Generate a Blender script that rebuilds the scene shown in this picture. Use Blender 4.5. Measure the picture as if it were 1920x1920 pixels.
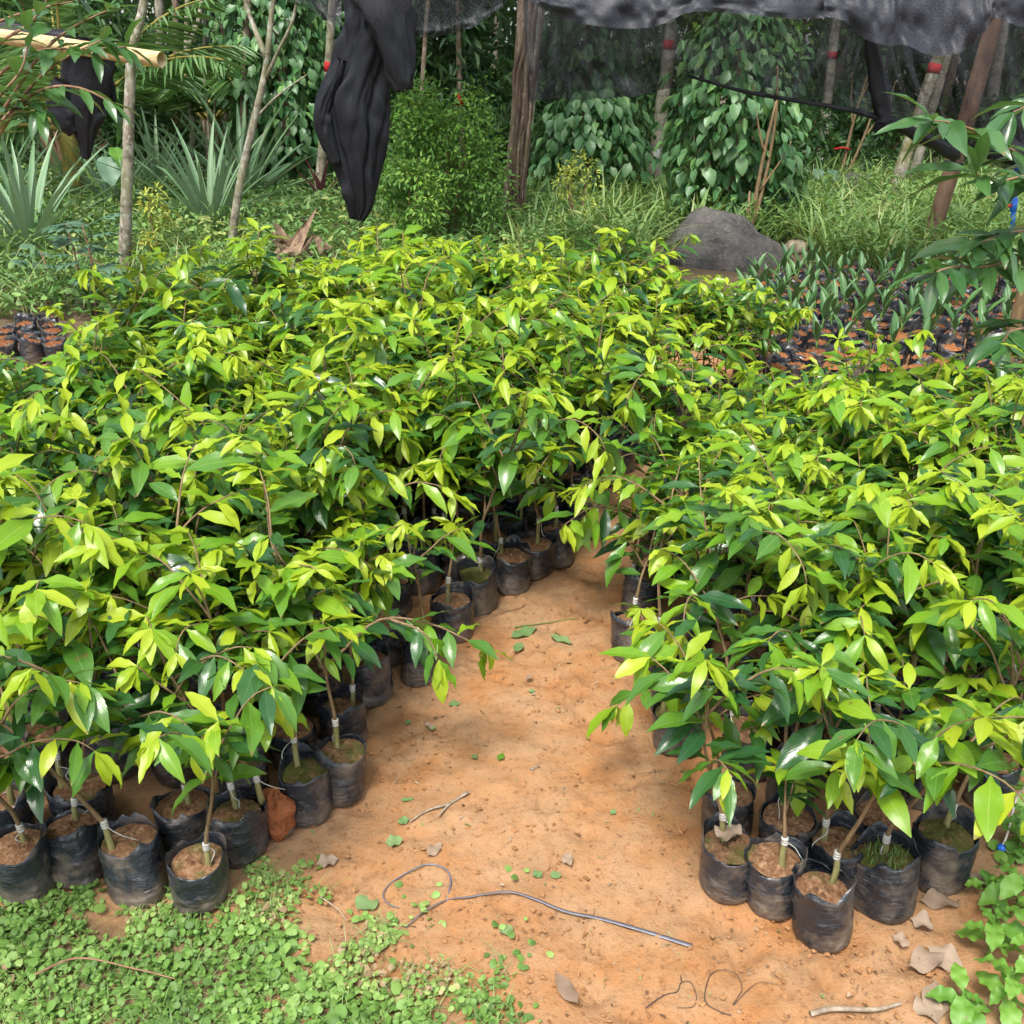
import bpy, math, random
import numpy as np
from mathutils import Vector, Matrix, Euler

R = math.radians
for o in list(bpy.data.objects):
    bpy.data.objects.remove(o)
scene = bpy.context.scene
col = scene.collection

# ------------------------------------------------------------------ camera
CAM_H, PITCH = 1.68, R(24.0)
cam_d = bpy.data.cameras.new('camera')
cam_d.sensor_width = 36.0
cam_d.lens = 36.0
cam_d.clip_start = 0.02
cam_d.clip_end = 400
cam = bpy.data.objects.new('camera', cam_d)
cam.location = (0, 0, CAM_H)
cam.rotation_euler = (R(90) - PITCH, 0, 0)
col.objects.link(cam)
scene.camera = cam

# ------------------------------------------------------------------ sky and sun (bright overcast, sun high behind the camera)
SUN_EL, SUN_AZ = R(62), R(200)          # azimuth clockwise from +Y
world = bpy.data.worlds.new('World')
scene.world = world
world.use_nodes = True
wn = world.node_tree
wn.nodes.clear()
sky = wn.nodes.new('ShaderNodeTexSky')
sky.sky_type = 'NISHITA'
sky.sun_disc = False
sky.sun_elevation = SUN_EL
sky.sun_rotation = SUN_AZ
sky.dust_density = 3.0
hs = wn.nodes.new('ShaderNodeHueSaturation')
hs.inputs['Saturation'].default_value = 0.38      # cloud-covered sky: paler than clear blue
bg = wn.nodes.new('ShaderNodeBackground')
bg.inputs['Strength'].default_value = 0.13
wo = wn.nodes.new('ShaderNodeOutputWorld')
wn.links.new(sky.outputs[0], hs.inputs['Color'])
wn.links.new(hs.outputs[0], bg.inputs['Color'])
wn.links.new(bg.outputs[0], wo.inputs['Surface'])
sd = bpy.data.lights.new('sun', 'SUN')
sd.energy = 1.9
sd.angle = R(15)
sd.color = (1.0, 0.96, 0.88)
sun = bpy.data.objects.new('sun', sd)
sdir = Vector((math.sin(SUN_AZ) * math.cos(SUN_EL), math.cos(SUN_AZ) * math.cos(SUN_EL), math.sin(SUN_EL)))
sun.rotation_euler = (-sdir).to_track_quat('-Z', 'Y').to_euler()
sun.location = (0, 0, 20)
col.objects.link(sun)
vs = scene.view_settings
vs.view_transform = 'Standard'
vs.look = 'None'
vs.gamma = 1.0
vs.use_curve_mapping = False
vs.exposure = 1.38
cy = scene.cycles
cy.max_bounces = 6
cy.diffuse_bounces = 3
cy.glossy_bounces = 2
cy.transmission_bounces = 4
cy.transparent_max_bounces = 12
cy.caustics_reflective = False
cy.caustics_refractive = False
cy.use_adaptive_sampling = True
cy.adaptive_threshold = 0.02
cy.use_denoising = True
cy.denoising_input_passes = 'RGB_ALBEDO_NORMAL'

# ------------------------------------------------------------------ projection helpers (where things stand on the ground)
CP, SP = math.cos(PITCH), math.sin(PITCH)
def ray(px, py):
    u, v = (px - 960) / 1920, (960 - py) / 1920
    return Vector((u, CP + v * SP, v * CP - SP))
def G(px, py, z=0.0):
    d = ray(px, py)
    k = (z - CAM_H) / d.z
    return Vector((d.x * k, d.y * k, z))
def PY(px, py, Y):
    d = ray(px, py)
    k = Y / d.y
    return Vector((d.x * k, Y, CAM_H + d.z * k))
def topx(p):
    v = Vector(p) - Vector((0, 0, CAM_H))
    dz = v.y * CP - v.z * SP
    return 960 + 1920 * v.x / dz, 960 - 1920 * (v.y * SP + v.z * CP) / dz

# ------------------------------------------------------------------ numpy noise
_TAB = {}
def vnoise2(x, y, seed=0):
    if seed not in _TAB: _TAB[seed] = np.random.RandomState(seed).rand(256, 256)
    T = _TAB[seed]
    xi, yi = np.floor(x).astype(int), np.floor(y).astype(int)
    fx, fy = x - xi, y - yi
    fx, fy = fx * fx * (3 - 2 * fx), fy * fy * (3 - 2 * fy)
    a = T[xi % 256, yi % 256]; b = T[(xi + 1) % 256, yi % 256]
    c = T[xi % 256, (yi + 1) % 256]; d = T[(xi + 1) % 256, (yi + 1) % 256]
    return (a * (1 - fx) + b * fx) * (1 - fy) + (c * (1 - fx) + d * fx) * fy - 0.5
def fbm2(x, y, seed=0, octs=4):
    s = 0; a = 1.0
    for k in range(octs):
        s = s + a * vnoise2(x * 2 ** k + 17.3 * k, y * 2 ** k + 5.1 * k, seed + k); a *= 0.5
    return s

# ------------------------------------------------------------------ materials
MATS = {}
def new_mat(name):
    m = bpy.data.materials.new(name)
    m.use_nodes = True
    nt = m.node_tree
    nt.nodes.clear()
    MATS[name] = m
    return m, nt
class N:
    """small node-tree writer"""
    def __init__(s, nt): s.nt = nt
    def add(s, t, **kw):
        n = s.nt.nodes.new(t)
        for k, v in kw.items():
            if k.startswith('i_'):
                n.inputs[k[2:].replace('_', ' ')].default_value = v
            else: setattr(n, k, v)
        return n
    def link(s, a, b): s.nt.links.new(a, b)
    def noise(s, vec, scale, detail=3, rough=0.55, dist=0):
        n = s.add('ShaderNodeTexNoise'); n.inputs['Scale'].default_value = scale
        n.inputs['Detail'].default_value = detail; n.inputs['Roughness'].default_value = rough
        n.inputs['Distortion'].default_value = dist
        if vec is not None: s.link(vec, n.inputs['Vector'])
        return n.outputs['Fac']
    def ramp(s, fac, stops, interp='LINEAR'):
        n = s.add('ShaderNodeValToRGB'); cr = n.color_ramp; cr.interpolation = interp
        while len(cr.elements) < len(stops): cr.elements.new(0.5)
        for e, (p, c) in zip(cr.elements, stops):
            e.position = p; e.color = (*c, 1) if len(c) == 3 else c
        s.link(fac, n.inputs['Fac'])
        return n.outputs['Color']
    def mix(s, fac, a, b, mode='MIX'):
        n = s.add('ShaderNodeMix', data_type='RGBA', blend_type=mode)
        for sock, v in ((n.inputs[0], fac), (n.inputs[6], a), (n.inputs[7], b)):
            if isinstance(v, (int, float)): sock.default_value = v
            elif isinstance(v, tuple): sock.default_value = (*v, 1) if len(v) == 3 else v
            else: s.link(v, sock)
        return n.outputs[2]
    def math(s, op, a, b=None, clamp=False):
        n = s.add('ShaderNodeMath', operation=op, use_clamp=clamp)
        for sock, v in ((n.inputs[0], a), (n.inputs[1], b)):
            if v is None: continue
            if isinstance(v, (int, float)): sock.default_value = v
            else: s.link(v, sock)
        return n.outputs[0]
    def mapping(s, vec, scale=(1, 1, 1), loc=None):
        n = s.add('ShaderNodeMapping'); n.inputs['Scale'].default_value = scale
        s.link(vec, n.inputs['Vector'])
        if loc is not None: s.link(loc, n.inputs['Location'])
        return n.outputs[0]
    def bump(s, h, strength=0.3, dist=0.01):
        n = s.add('ShaderNodeBump'); n.inputs['Strength'].default_value = strength
        n.inputs['Distance'].default_value = dist; s.link(h, n.inputs['Height'])
        return n.outputs[0]
    def bsdf(s, color, rough=0.6, spec=0.5, normal=None):
        n = s.add('ShaderNodeBsdfPrincipled')
        for sock, v in ((n.inputs['Base Color'], color), (n.inputs['Roughness'], rough), (n.inputs['Specular IOR Level'], spec)):
            if isinstance(v, (int, float)): sock.default_value = v
            elif isinstance(v, tuple): sock.default_value = (*v, 1)
            else: s.link(v, sock)
        if normal is not None: s.link(normal, n.inputs['Normal'])
        return n.outputs[0]
    def out(s, sh):
        o = s.add('ShaderNodeOutputMaterial'); s.link(sh, o.inputs['Surface'])

def leaf_material(name, lo, hi, back, tcol, rough=0.34, trans=0.3, rib=(0.32, 0.42, 0.12), spec=0.5, veins=True):
    """broad glossy leaf with uv: u across, v along; colour differs from leaf to leaf"""
    m, nt = new_mat(name); n = N(nt)
    info = n.add('ShaderNodeObjectInfo')
    att = n.add('ShaderNodeAttribute', attribute_name='rnd')
    rnd = n.math('FRACT', n.math('ADD', info.outputs['Random'], att.outputs['Fac']))
    uv = n.add('ShaderNodeUVMap'); sep = n.add('ShaderNodeSeparateXYZ'); n.link(uv.outputs[0], sep.inputs[0])
    c = n.mix(rnd, lo, hi)
    geo = n.add('ShaderNodeNewGeometry')
    tc = n.add('ShaderNodeTexCoord')
    blot = n.noise(tc.outputs['Object'], 38, 3)
    c = n.mix(n.math('MULTIPLY', n.math('SUBTRACT', blot, 0.35, True), 0.9), c, hi)
    d = n.math('ABSOLUTE', n.math('SUBTRACT', sep.outputs[0], 0.5))
    ribm = n.math('SUBTRACT', 1.0, n.math('DIVIDE', d, 0.03), True)
    c = n.mix(n.math('MULTIPLY', ribm, 0.55), c, rib)
    off = n.add('ShaderNodeCombineXYZ')
    for k in range(3): n.link(n.math('MULTIPLY', info.outputs['Random'], 3.1 + 2 * k), off.inputs[k])
    sp = n.noise(n.mapping(tc.outputs['Object'], (1, 1, 1), off.outputs[0]), 42, 2, .5)
    c = n.mix(n.math('MULTIPLY', n.ramp(sp, [(0.70, (0, 0, 0)), (0.74, (1, 1, 1))]), .6), c, (.16, .10, .035))
    tip = n.math('MULTIPLY', n.math('GREATER_THAN', sep.outputs[1], .93), n.math('GREATER_THAN', rnd, .8))
    c = n.mix(n.math('MULTIPLY', tip, .7), c, (.20, .13, .05))
    c = n.mix(n.math('MULTIPLY', geo.outputs['Backfacing'], 0.6), c, back)
    nrm = None
    if veins:
        ph = n.math('ADD', n.math('MULTIPLY', sep.outputs[1], 62), n.math('MULTIPLY', d, -55))
        vein = n.math('SINE', ph)
        h = n.math('ADD', n.math('MULTIPLY', vein, 0.10), n.math('MULTIPLY', n.noise(tc.outputs['Object'], 60, 2), 1.2))
        nrm = n.bump(h, 0.35, 0.0012)
    b = n.bsdf(c, rough, spec, nrm)
    t = n.add('ShaderNodeBsdfTranslucent')
    n.link(n.mix(0.45, c, tcol), t.inputs['Color'])
    mx = n.add('ShaderNodeMixShader', i_Fac=trans)
    n.link(b, mx.inputs[1]); n.link(t.outputs[0], mx.inputs[2])
    n.out(mx.outputs[0])
    return m

# sapling leaves, youngest (yellow flush) to oldest (deep green)
leaf_material('leaf_young', (0.245, 0.385, 0.014), (0.40, 0.50, 0.03), (0.34, 0.43, 0.07), (0.52, 0.66, 0.02), 0.36, 0.42, (0.55, 0.55, 0.15))
leaf_material('leaf_light', (0.10, 0.26, 0.014), (0.22, 0.37, 0.02), (0.26, 0.36, 0.08), (0.40, 0.55, 0.02), 0.29, 0.36, (0.40, 0.48, 0.12))
leaf_material('leaf_mid', (0.04, 0.13, 0.022), (0.095, 0.22, 0.022), (0.16, 0.27, 0.09), (0.20, 0.40, 0.02), 0.25, 0.28, (0.24, 0.34, 0.10))
leaf_material('leaf_dark', (0.016, 0.062, 0.022), (0.035, 0.11, 0.022), (0.10, 0.19, 0.08), (0.07, 0.22, 0.02), 0.23, 0.2, (0.10, 0.18, 0.06))
leaf_material('leaf_palm', (0.035, 0.11, 0.035), (0.08, 0.19, 0.05), (0.08, 0.15, 0.06), (0.12, 0.22, 0.02), 0.42, 0.25, (0.06, 0.12, 0.04))
leaf_material('leaf_pineapple', (0.08, 0.17, 0.085), (0.16, 0.27, 0.13), (0.24, 0.32, 0.22), (0.22, 0.34, 0.10), 0.45, 0.16, (0.14, 0.25, 0.12), veins=False)
leaf_material('leaf_cordyline', (0.05, 0.018, 0.025), (0.13, 0.04, 0.05), (0.15, 0.08, 0.08), (0.2, 0.05, 0.05), 0.45, 0.2, (0.12, 0.04, 0.05), veins=False)
leaf_material('leaf_pepper', (0.045, 0.13, 0.05), (0.13, 0.25, 0.10), (0.16, 0.28, 0.12), (0.18, 0.36, 0.05), 0.42, 0.22, (0.14, 0.26, 0.08))
leaf_material('leaf_weed', (0.08, 0.22, 0.025), (0.16, 0.33, 0.045), (0.20, 0.33, 0.10), (0.28, 0.46, 0.04), 0.5, 0.3, (0.22, 0.36, 0.10))
leaf_material('leaf_cassava', (0.06, 0.14, 0.085), (0.11, 0.20, 0.12), (0.16, 0.24, 0.15), (0.14, 0.26, 0.10), 0.5, 0.2, (0.18, 0.26, 0.16))
leaf_material('leaf_orchard', (0.025, 0.085, 0.025), (0.065, 0.16, 0.04), (0.13, 0.24, 0.07), (0.14, 0.30, 0.03), 0.27, 0.24, (0.12, 0.20, 0.08), spec=0.8)
leaf_material('leaf_fallen', (0.10, 0.19, 0.06), (0.17, 0.26, 0.10), (0.2, 0.27, 0.13), (0.2, 0.3, 0.08), 0.6, 0.15, (0.22, 0.28, 0.14))
leaf_material('leaf_dry', (0.19, 0.125, 0.085), (0.36, 0.275, 0.205), (0.36, 0.28, 0.22), (0.3, 0.2, 0.12), 0.75, 0.12, (0.22, 0.15, 0.10), spec=0.2)

def cloud_material(name, stops, tcol, rough=0.5, trans=0.25, spec=0.4):
    """joined foliage: a per-leaf value 'rnd' picks the leaf's own colour"""
    m, nt = new_mat(name); n = N(nt)
    att = n.add('ShaderNodeAttribute', attribute_name='rnd')
    c = n.ramp(att.outputs['Fac'], stops)
    geo = n.add('ShaderNodeNewGeometry')
    c = n.mix(n.math('MULTIPLY', geo.outputs['Backfacing'], 0.35), c, (0.17, 0.25, 0.11))
    b = n.bsdf(c, rough, spec)
    t = n.add('ShaderNodeBsdfTranslucent')
    n.link(n.mix(0.5, c, tcol), t.inputs['Color'])
    mx = n.add('ShaderNodeMixShader', i_Fac=trans)
    n.link(b, mx.inputs[1]); n.link(t.outputs[0], mx.inputs[2])
    n.out(mx.outputs[0])
    return m
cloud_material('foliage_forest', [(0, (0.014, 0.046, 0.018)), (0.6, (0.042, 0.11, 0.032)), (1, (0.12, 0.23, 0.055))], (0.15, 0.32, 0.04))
cloud_material('foliage_shrub', [(0, (0.05, 0.13, 0.02)), (0.6, (0.11, 0.25, 0.035)), (1, (0.22, 0.36, 0.05))], (0.26, 0.42, 0.04))
cloud_material('foliage_cover', [(0, (0.07, 0.14, 0.03)), (0.45, (0.135, 0.26, 0.048)), (0.8, (0.22, 0.35, 0.085)), (0.95, (0.31, 0.40, 0.12)), (0.97, (0.38, 0.30, 0.14)), (1, (0.33, 0.23, 0.13))], (0.28, 0.44, 0.08), 0.55, 0.25)
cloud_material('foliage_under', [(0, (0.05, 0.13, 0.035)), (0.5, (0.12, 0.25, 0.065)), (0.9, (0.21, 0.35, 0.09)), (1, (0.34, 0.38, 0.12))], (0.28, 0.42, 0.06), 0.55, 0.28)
cloud_material('foliage_grass', [(0, (0.10, 0.20, 0.05)), (0.5, (0.19, 0.32, 0.085)), (0.9, (0.31, 0.43, 0.13)), (1, (0.42, 0.42, 0.18))], (0.32, 0.46, 0.06), 0.5, 0.3)
cloud_material('foliage_yellow', [(0, (0.16, 0.28, 0.05)), (0.5, (0.34, 0.42, 0.07)), (1, (0.58, 0.55, 0.10))], (0.5, 0.5, 0.05), 0.5, 0.3)
cloud_material('foliage_pepper', [(0, (0.03, 0.10, 0.035)), (0.6, (0.07, 0.19, 0.06)), (1, (0.16, 0.31, 0.09))], (0.16, 0.34, 0.05), 0.42, 0.22)
cloud_material('foliage_coconut', [(0, (0.05, 0.13, 0.04)), (0.6, (0.10, 0.21, 0.07)), (1, (0.19, 0.30, 0.13))], (0.22, 0.38, 0.05), 0.4, 0.22)

def bark_material(name, a, b, moss=None, moss_amt=0.0, ring=0.0, scale=1.0, rough=0.85, patch=None):
    m, nt = new_mat(name); n = N(nt)
    tc = n.add('ShaderNodeTexCoord'); v = tc.outputs['Object']
    f = n.noise(n.mapping(v, (14 * scale, 14 * scale, 4 * scale)), 1.0, 5, 0.65)
    c = n.mix(n.math('MULTIPLY', n.math('SUBTRACT', f, 0.36, True), 4.0, True), a, b)
    if patch:
        g = n.noise(n.mapping(v, (1, 1, .7)), 26 * scale, 5, 0.68)
        c = n.mix(n.math('MULTIPLY', n.ramp(g, [(0.52, (0, 0, 0)), (0.60, (1, 1, 1))]), .75), c, patch)
        g2_ = n.noise(v, 12 * scale, 4, .7)
        c = n.mix(n.ramp(g2_, [(0.56, (0, 0, 0)), (0.66, (.7, .7, .7))]), c, tuple(q * .45 for q in a))
    if moss:
        g = n.noise(v, 3.2, 4, 0.6)
        c = n.mix(n.math('MULTIPLY', n.math('MULTIPLY', n.math('SUBTRACT', g, 0.42, True), 5, True), moss_amt), c, moss)
    h = f
    if ring:
        sep = n.add('ShaderNodeSeparateXYZ'); n.link(v, sep.inputs[0])
        w = n.math('POWER', n.math('ABSOLUTE', n.math('SINE', n.math('ADD', n.math('MULTIPLY', sep.outputs[2], ring), n.noise(v, 2.0, 2)))), 0.18)
        c = n.mix(n.math('SUBTRACT', 1.0, w, True), c, tuple(x * 0.35 for x in a))
        h = n.math('ADD', f, w)
    n.out(n.bsdf(c, rough, 0.25, n.bump(h, 0.6, 0.01)))
    return m
bark_material('bark_pale', (0.13, 0.105, 0.075), (0.33, 0.29, 0.22), (0.14, 0.17, 0.06), 0.45, ring=9.0, patch=(0.46, 0.45, 0.40))
bark_material('bark_palm', (0.22, 0.19, 0.15), (0.38, 0.34, 0.28), (0.16, 0.17, 0.05), 0.35, ring=17.0, patch=(0.48, 0.46, 0.41))
bark_material('bark_mossy', (0.17, 0.14, 0.10), (0.34, 0.31, 0.25), (0.13, 0.13, 0.02), 0.9, ring=13.0, patch=(0.5, 0.5, 0.46))
bark_material('bark_brown', (0.10, 0.065, 0.045), (0.23, 0.165, 0.12), (0.09, 0.10, 0.03), 0.4, patch=(0.32, 0.28, 0.23))
bark_material('bark_root', (0.05, 0.033, 0.024), (0.13, 0.09, 0.065))
bark_material('bark_twig', (0.16, 0.085, 0.05), (0.30, 0.18, 0.11))
bark_material('bark_young', (0.13, 0.085, 0.045), (0.23, 0.16, 0.085), scale=4)
bark_material('bark_rootstock', (0.16, 0.16, 0.055), (0.26, 0.24, 0.10), scale=4)
bark_material('wood_post', (0.115, 0.066, 0.045), (0.24, 0.15, 0.10), scale=0.8, rough=0.7)
bark_material('wood_rotten', (0.07, 0.04, 0.025), (0.26, 0.18, 0.12), scale=1.5)
bark_material('wood_grey', (0.15, 0.115, 0.08), (0.36, 0.30, 0.23), scale=2)
bark_material('petiole', (0.16, 0.13, 0.03), (0.30, 0.25, 0.06))
bark_material('stem_green', (0.07, 0.15, 0.03), (0.14, 0.22, 0.05))

def simple(name, c, rough=0.5, spec=0.5, var=0.2, nscale=30, bump=0.0):
    m, nt = new_mat(name); n = N(nt)
    tc = n.add('ShaderNodeTexCoord'); f = n.noise(tc.outputs['Object'], nscale, 4, 0.6)
    cc = n.mix(f, tuple(x * (1 - var) for x in c), tuple(min(1, x * (1 + var)) for x in c))
    n.out(n.bsdf(cc, rough, spec, n.bump(f, bump, 0.01) if bump else None))
    return m
simple('tape', (0.46, 0.46, 0.42), 0.4, 0.5, 0.15, 90, 0.3)
simple('pipe_blue', (0.02, 0.14, 0.62), 0.3, 0.5, 0.1)
simple('valve_red', (0.65, 0.03, 0.02), 0.35)
simple('paint_red', (0.36, 0.018, 0.018), 0.7, 0.2, 0.5, 40)
simple('paint_white', (0.55, 0.58, 0.58), 0.6, 0.3, 0.25)
simple('strap_plastic', (0.12, 0.12, 0.15), 0.4, 0.6, 0.4, 60, 0.3)
simple('string_white', (0.6, 0.56, 0.5), 0.6)
simple('thread_black', (0.03, 0.028, 0.03), 0.5)
simple('root_ball', (0.30, 0.105, 0.045), 0.95, 0.1, 0.6, 90, 1.0)
simple('rope_dark', (0.025, 0.025, 0.03), 0.7)
simple('lashing', (0.20, 0.19, 0.17), 0.6, 0.3, 0.3)
simple('clay_crumb', (0.29, 0.15, 0.068), 0.95, 0.1, 0.6, 9)
simple('plastic_scrap', (0.05, 0.05, 0.055), 0.4, 0.5, 0.5, 50, 0.4)

def mat_bag():
    m, nt = new_mat('bag_film'); n = N(nt)
    tc = n.add('ShaderNodeTexCoord'); info = n.add('ShaderNodeObjectInfo')
    comb = n.add('ShaderNodeCombineXYZ')
    for k in range(3): n.link(n.math('MULTIPLY', info.outputs['Random'], 7.0 + 5 * k), comb.inputs[k])
    v = n.mapping(tc.outputs['Object'], (1, 1, 1), comb.outputs[0])
    sep = n.add('ShaderNodeSeparateXYZ'); n.link(tc.outputs['Object'], sep.inputs[0])
    cr = n.noise(n.mapping(v, (14, 14, 70)), 1.0, 4, 0.6, 1.2)
    cr2 = n.noise(n.mapping(v, (26, 26, 160)), 1.0, 3, 0.6, 1.0)
    big = n.noise(v, 13, 4, 0.62)
    patch = n.ramp(n.noise(v, 17, 2, .5), [(0.42, (.12, .12, .12)), (0.62, (1, 1, 1))])
    h = n.math('MULTIPLY', patch, n.math('ADD', n.math('MULTIPLY', cr, 1.0), n.math('MULTIPLY', cr2, 0.4)))
    low = n.math('SUBTRACT', 1.0, n.math('DIVIDE', sep.outputs[2], 0.085), True)
    dust = n.math('MULTIPLY', n.math('SUBTRACT', n.math('ADD', big, n.math('MULTIPLY', low, 0.20)), 0.50, True), 2.6, True)
    line = n.ramp(cr2, [(0.60, (0, 0, 0)), (0.68, (1, 1, 1))])
    dust = n.math('ADD', dust, n.math('MULTIPLY', line, n.math('MULTIPLY', low, 0.55)), True)
    c = n.mix(big, (0.010, 0.0125, 0.017), (0.034, 0.041, 0.052))
    c = n.mix(n.math('MULTIPLY', dust, 0.8), c, n.mix(big, (0.22, 0.13, 0.075), (0.30, 0.255, 0.19)))
    rg = n.math('ADD', 0.24, n.math('MULTIPLY', dust, 0.5))
    n.out(n.bsdf(c, rg, 0.5, n.bump(h, 0.9, 0.008)))
mat_bag()
def mat_soil():
    m, nt = new_mat('bag_soil'); n = N(nt)
    tc = n.add('ShaderNodeTexCoord'); info = n.add('ShaderNodeObjectInfo')
    v = tc.outputs['Object']
    f = n.noise(v, 70, 5, 0.7)
    c = n.ramp(f, [(0.3, (0.10, 0.05, 0.028)), (0.5, (0.22, 0.115, 0.06)), (0.7, (0.42, 0.27, 0.16))])
    mo = n.noise(v, 22, 3, 0.6)
    amt = n.math('ADD', n.math('MULTIPLY', n.math('SUBTRACT', info.outputs['Random'], 0.45), 0.6), mo)
    mossc = n.mix(f, (0.035, 0.05, 0.012), (0.13, 0.145, 0.035))
    c = n.mix(n.ramp(amt, [(0.52, (0, 0, 0)), (0.72, (.9, .9, .9))]), c, mossc)
    n.out(n.bsdf(c, 0.95, 0.15, n.bump(f, 1.0, 0.01)))
mat_soil()
def mat_orange_soil():
    m, nt = new_mat('bag_soil_orange'); n = N(nt)
    tc = n.add('ShaderNodeTexCoord')
    f = n.noise(tc.outputs['Object'], 55, 5, 0.7)
    c = n.ramp(f, [(0.3, (0.07, 0.028, 0.014)), (0.5, (0.20, 0.078, 0.032)), (0.72, (0.34, 0.16, 0.075))])
    n.out(n.bsdf(c, 0.95, 0.15, n.bump(f, 1.0, 0.012)))
mat_orange_soil()
simple('bag_soil_brim', (0.24, 0.098, 0.04), 0.95, 0.1, 0.55, 45, 1.0)
def mat_ground():
    m, nt = new_mat('clay_ground'); n = N(nt)
    geo = n.add('ShaderNodeNewGeometry'); v = geo.outputs['Position']
    att = n.add('ShaderNodeAttribute', attribute_name='clay')
    big = n.noise(v, 1.6, 4, 0.6, 0.4)
    mid = n.noise(v, 7, 5, 0.65)
    fine = n.noise(v, 60, 6, 0.7)
    grit = n.noise(v, 260, 2, 0.6)
    c = n.mix(n.ramp(mid, [(0.38, (0, 0, 0)), (0.62, (1, 1, 1))]), (0.335, 0.148, 0.051), (0.33, 0.19, 0.095))
    c = n.mix(n.math('MULTIPLY', n.ramp(big, [(0.44, (0, 0, 0)), (0.60, (1, 1, 1))]), 0.5), c, (0.365, 0.23, 0.13))
    c = n.mix(n.math('MULTIPLY', n.ramp(fine, [(0.52, (0, 0, 0)), (0.68, (1, 1, 1))]), 0.65), c, (0.18, 0.086, 0.038))
    c = n.mix(n.math('MULTIPLY', n.ramp(grit, [(0.60, (0, 0, 0)), (0.70, (1, 1, 1))]), 0.35), c, (0.46, 0.28, 0.15))
    wet = n.noise(v, 2.6, 4, 0.65, 0.8)
    c = n.mix(n.math('MULTIPLY', n.ramp(wet, [(0.54, (0, 0, 0)), (0.68, (1, 1, 1))]), 0.48), c, (0.17, 0.095, 0.048))
    soil = n.ramp(fine, [(0.3, (0.055, 0.04, 0.022)), (0.55, (0.12, 0.085, 0.05)), (0.75, (0.24, 0.165, 0.10))])
    edge = n.math('ADD', att.outputs['Fac'], n.math('MULTIPLY', n.math('SUBTRACT', mid, 0.5), 0.7))
    c = n.mix(n.ramp(edge, [(0.35, (0, 0, 0)), (0.6, (1, 1, 1))]), soil, c)
    h = n.math('ADD', n.math('MULTIPLY', mid, 0.6), n.math('ADD', n.math('MULTIPLY', fine, 0.5), n.math('MULTIPLY', grit, 0.12)))
    n.out(n.bsdf(c, 0.85, 0.3, n.bump(h, 0.65, 0.02)))
mat_ground()
def mat_rock():
    m, nt = new_mat('boulder_rock'); n = N(nt)
    tc = n.add('ShaderNodeTexCoord'); v = tc.outputs['Object']
    f = n.noise(v, 5, 6, 0.65); g = n.noise(v, 34, 5, 0.7)
    c = n.mix(n.ramp(f, [(0.38, (0, 0, 0)), (0.66, (1, 1, 1))]), (0.05, 0.05, 0.05), (0.135, 0.125, 0.115))
    c = n.mix(n.math('MULTIPLY', n.ramp(g, [(0.52, (0, 0, 0)), (0.66, (1, 1, 1))]), 0.5), c, (0.22, 0.20, 0.17))
    n.out(n.bsdf(c, 0.9, 0.2, n.bump(n.math('ADD', f, g), 0.8, 0.03)))
mat_rock()
def mat_bamboo():
    m, nt = new_mat('bamboo'); n = N(nt)
    tc = n.add('ShaderNodeTexCoord'); v = tc.outputs['Object']
    f = n.noise(n.mapping(v, (6, 40, 40)), 1, 4, 0.6)
    c = n.ramp(f, [(0.3, (0.24, 0.16, 0.07)), (0.5, (0.48, 0.36, 0.18)), (0.7, (0.60, 0.49, 0.28))])
    n.out(n.bsdf(c, 0.55, 0.4, n.bump(f, 0.3, 0.004)))
mat_bamboo()
def mat_net(name, cover, lo, hi, fu, fv, rough=.5, spec=.3):
    """knitted shade cloth (uv in metres): dark tapes, part of the light passes the holes"""
    m, nt = new_mat(name); n = N(nt)
    uv = n.add('ShaderNodeUVMap'); v = uv.outputs[0]
    w1 = n.noise(n.mapping(v, (fu, fv, 1)), 1.0, 3, 0.7, .3)
    w2 = n.noise(v, 5, 4, 0.6, 0.5)
    sp = n.add('ShaderNodeSeparateXYZ'); n.link(v, sp.inputs[0])
    wob = n.math('MULTIPLY', n.noise(v, 9, 2), 9.0)
    su = n.math('SINE', n.math('ADD', n.math('MULTIPLY', sp.outputs[0], fu * 5.2), wob)); sv = n.math('SINE', n.math('ADD', n.math('MULTIPLY', sp.outputs[1], fv * 6.8), wob))
    w1 = n.math('ADD', n.math('MULTIPLY', w1, .62), n.math('MULTIPLY', n.math('ADD', n.math('MULTIPLY', n.math('MULTIPLY', su, sv), .5), .5), .38))
    c = n.mix(n.ramp(w1, [(0.44, (0, 0, 0)), (0.66, (1, 1, 1))]), lo, hi)
    b = n.bsdf(c, rough, spec, n.bump(w1, 0.3, 0.003))
    if cover >= 1: n.out(b); return
    t = n.add('ShaderNodeBsdfTransparent')
    fac = n.math('ADD', cover, n.math('ADD', n.math('MULTIPLY', n.math('SUBTRACT', w1, .5), 0.9), n.math('MULTIPLY', n.math('SUBTRACT', w2, 0.5), 0.7)))
    fac = n.math('MAXIMUM', n.math('MINIMUM', fac, 0.96), .25)
    mx = n.add('ShaderNodeMixShader'); n.link(fac, mx.inputs[0])
    n.link(t.outputs[0], mx.inputs[1]); n.link(b, mx.inputs[2])
    n.out(mx.outputs[0])
mat_net('net_dense', 1.0, (0.002, 0.0025, 0.0035), (0.015, 0.017, 0.024), 110, 70, .5, .25)  # lighter blue-grey flecks paint the glints of the weave into the colour
mat_net('net_roll', 0.78, (0.010, 0.011, 0.015), (0.056, 0.062, 0.078), 110, 80)  # greyer copy of the black net, with sky light painted into its colour
mat_net('net_sheer', 0.66, (0.008, 0.009, 0.012), (0.038, 0.042, 0.054), 45, 60)  # threads lightened so the colour itself paints a faint haze

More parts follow.
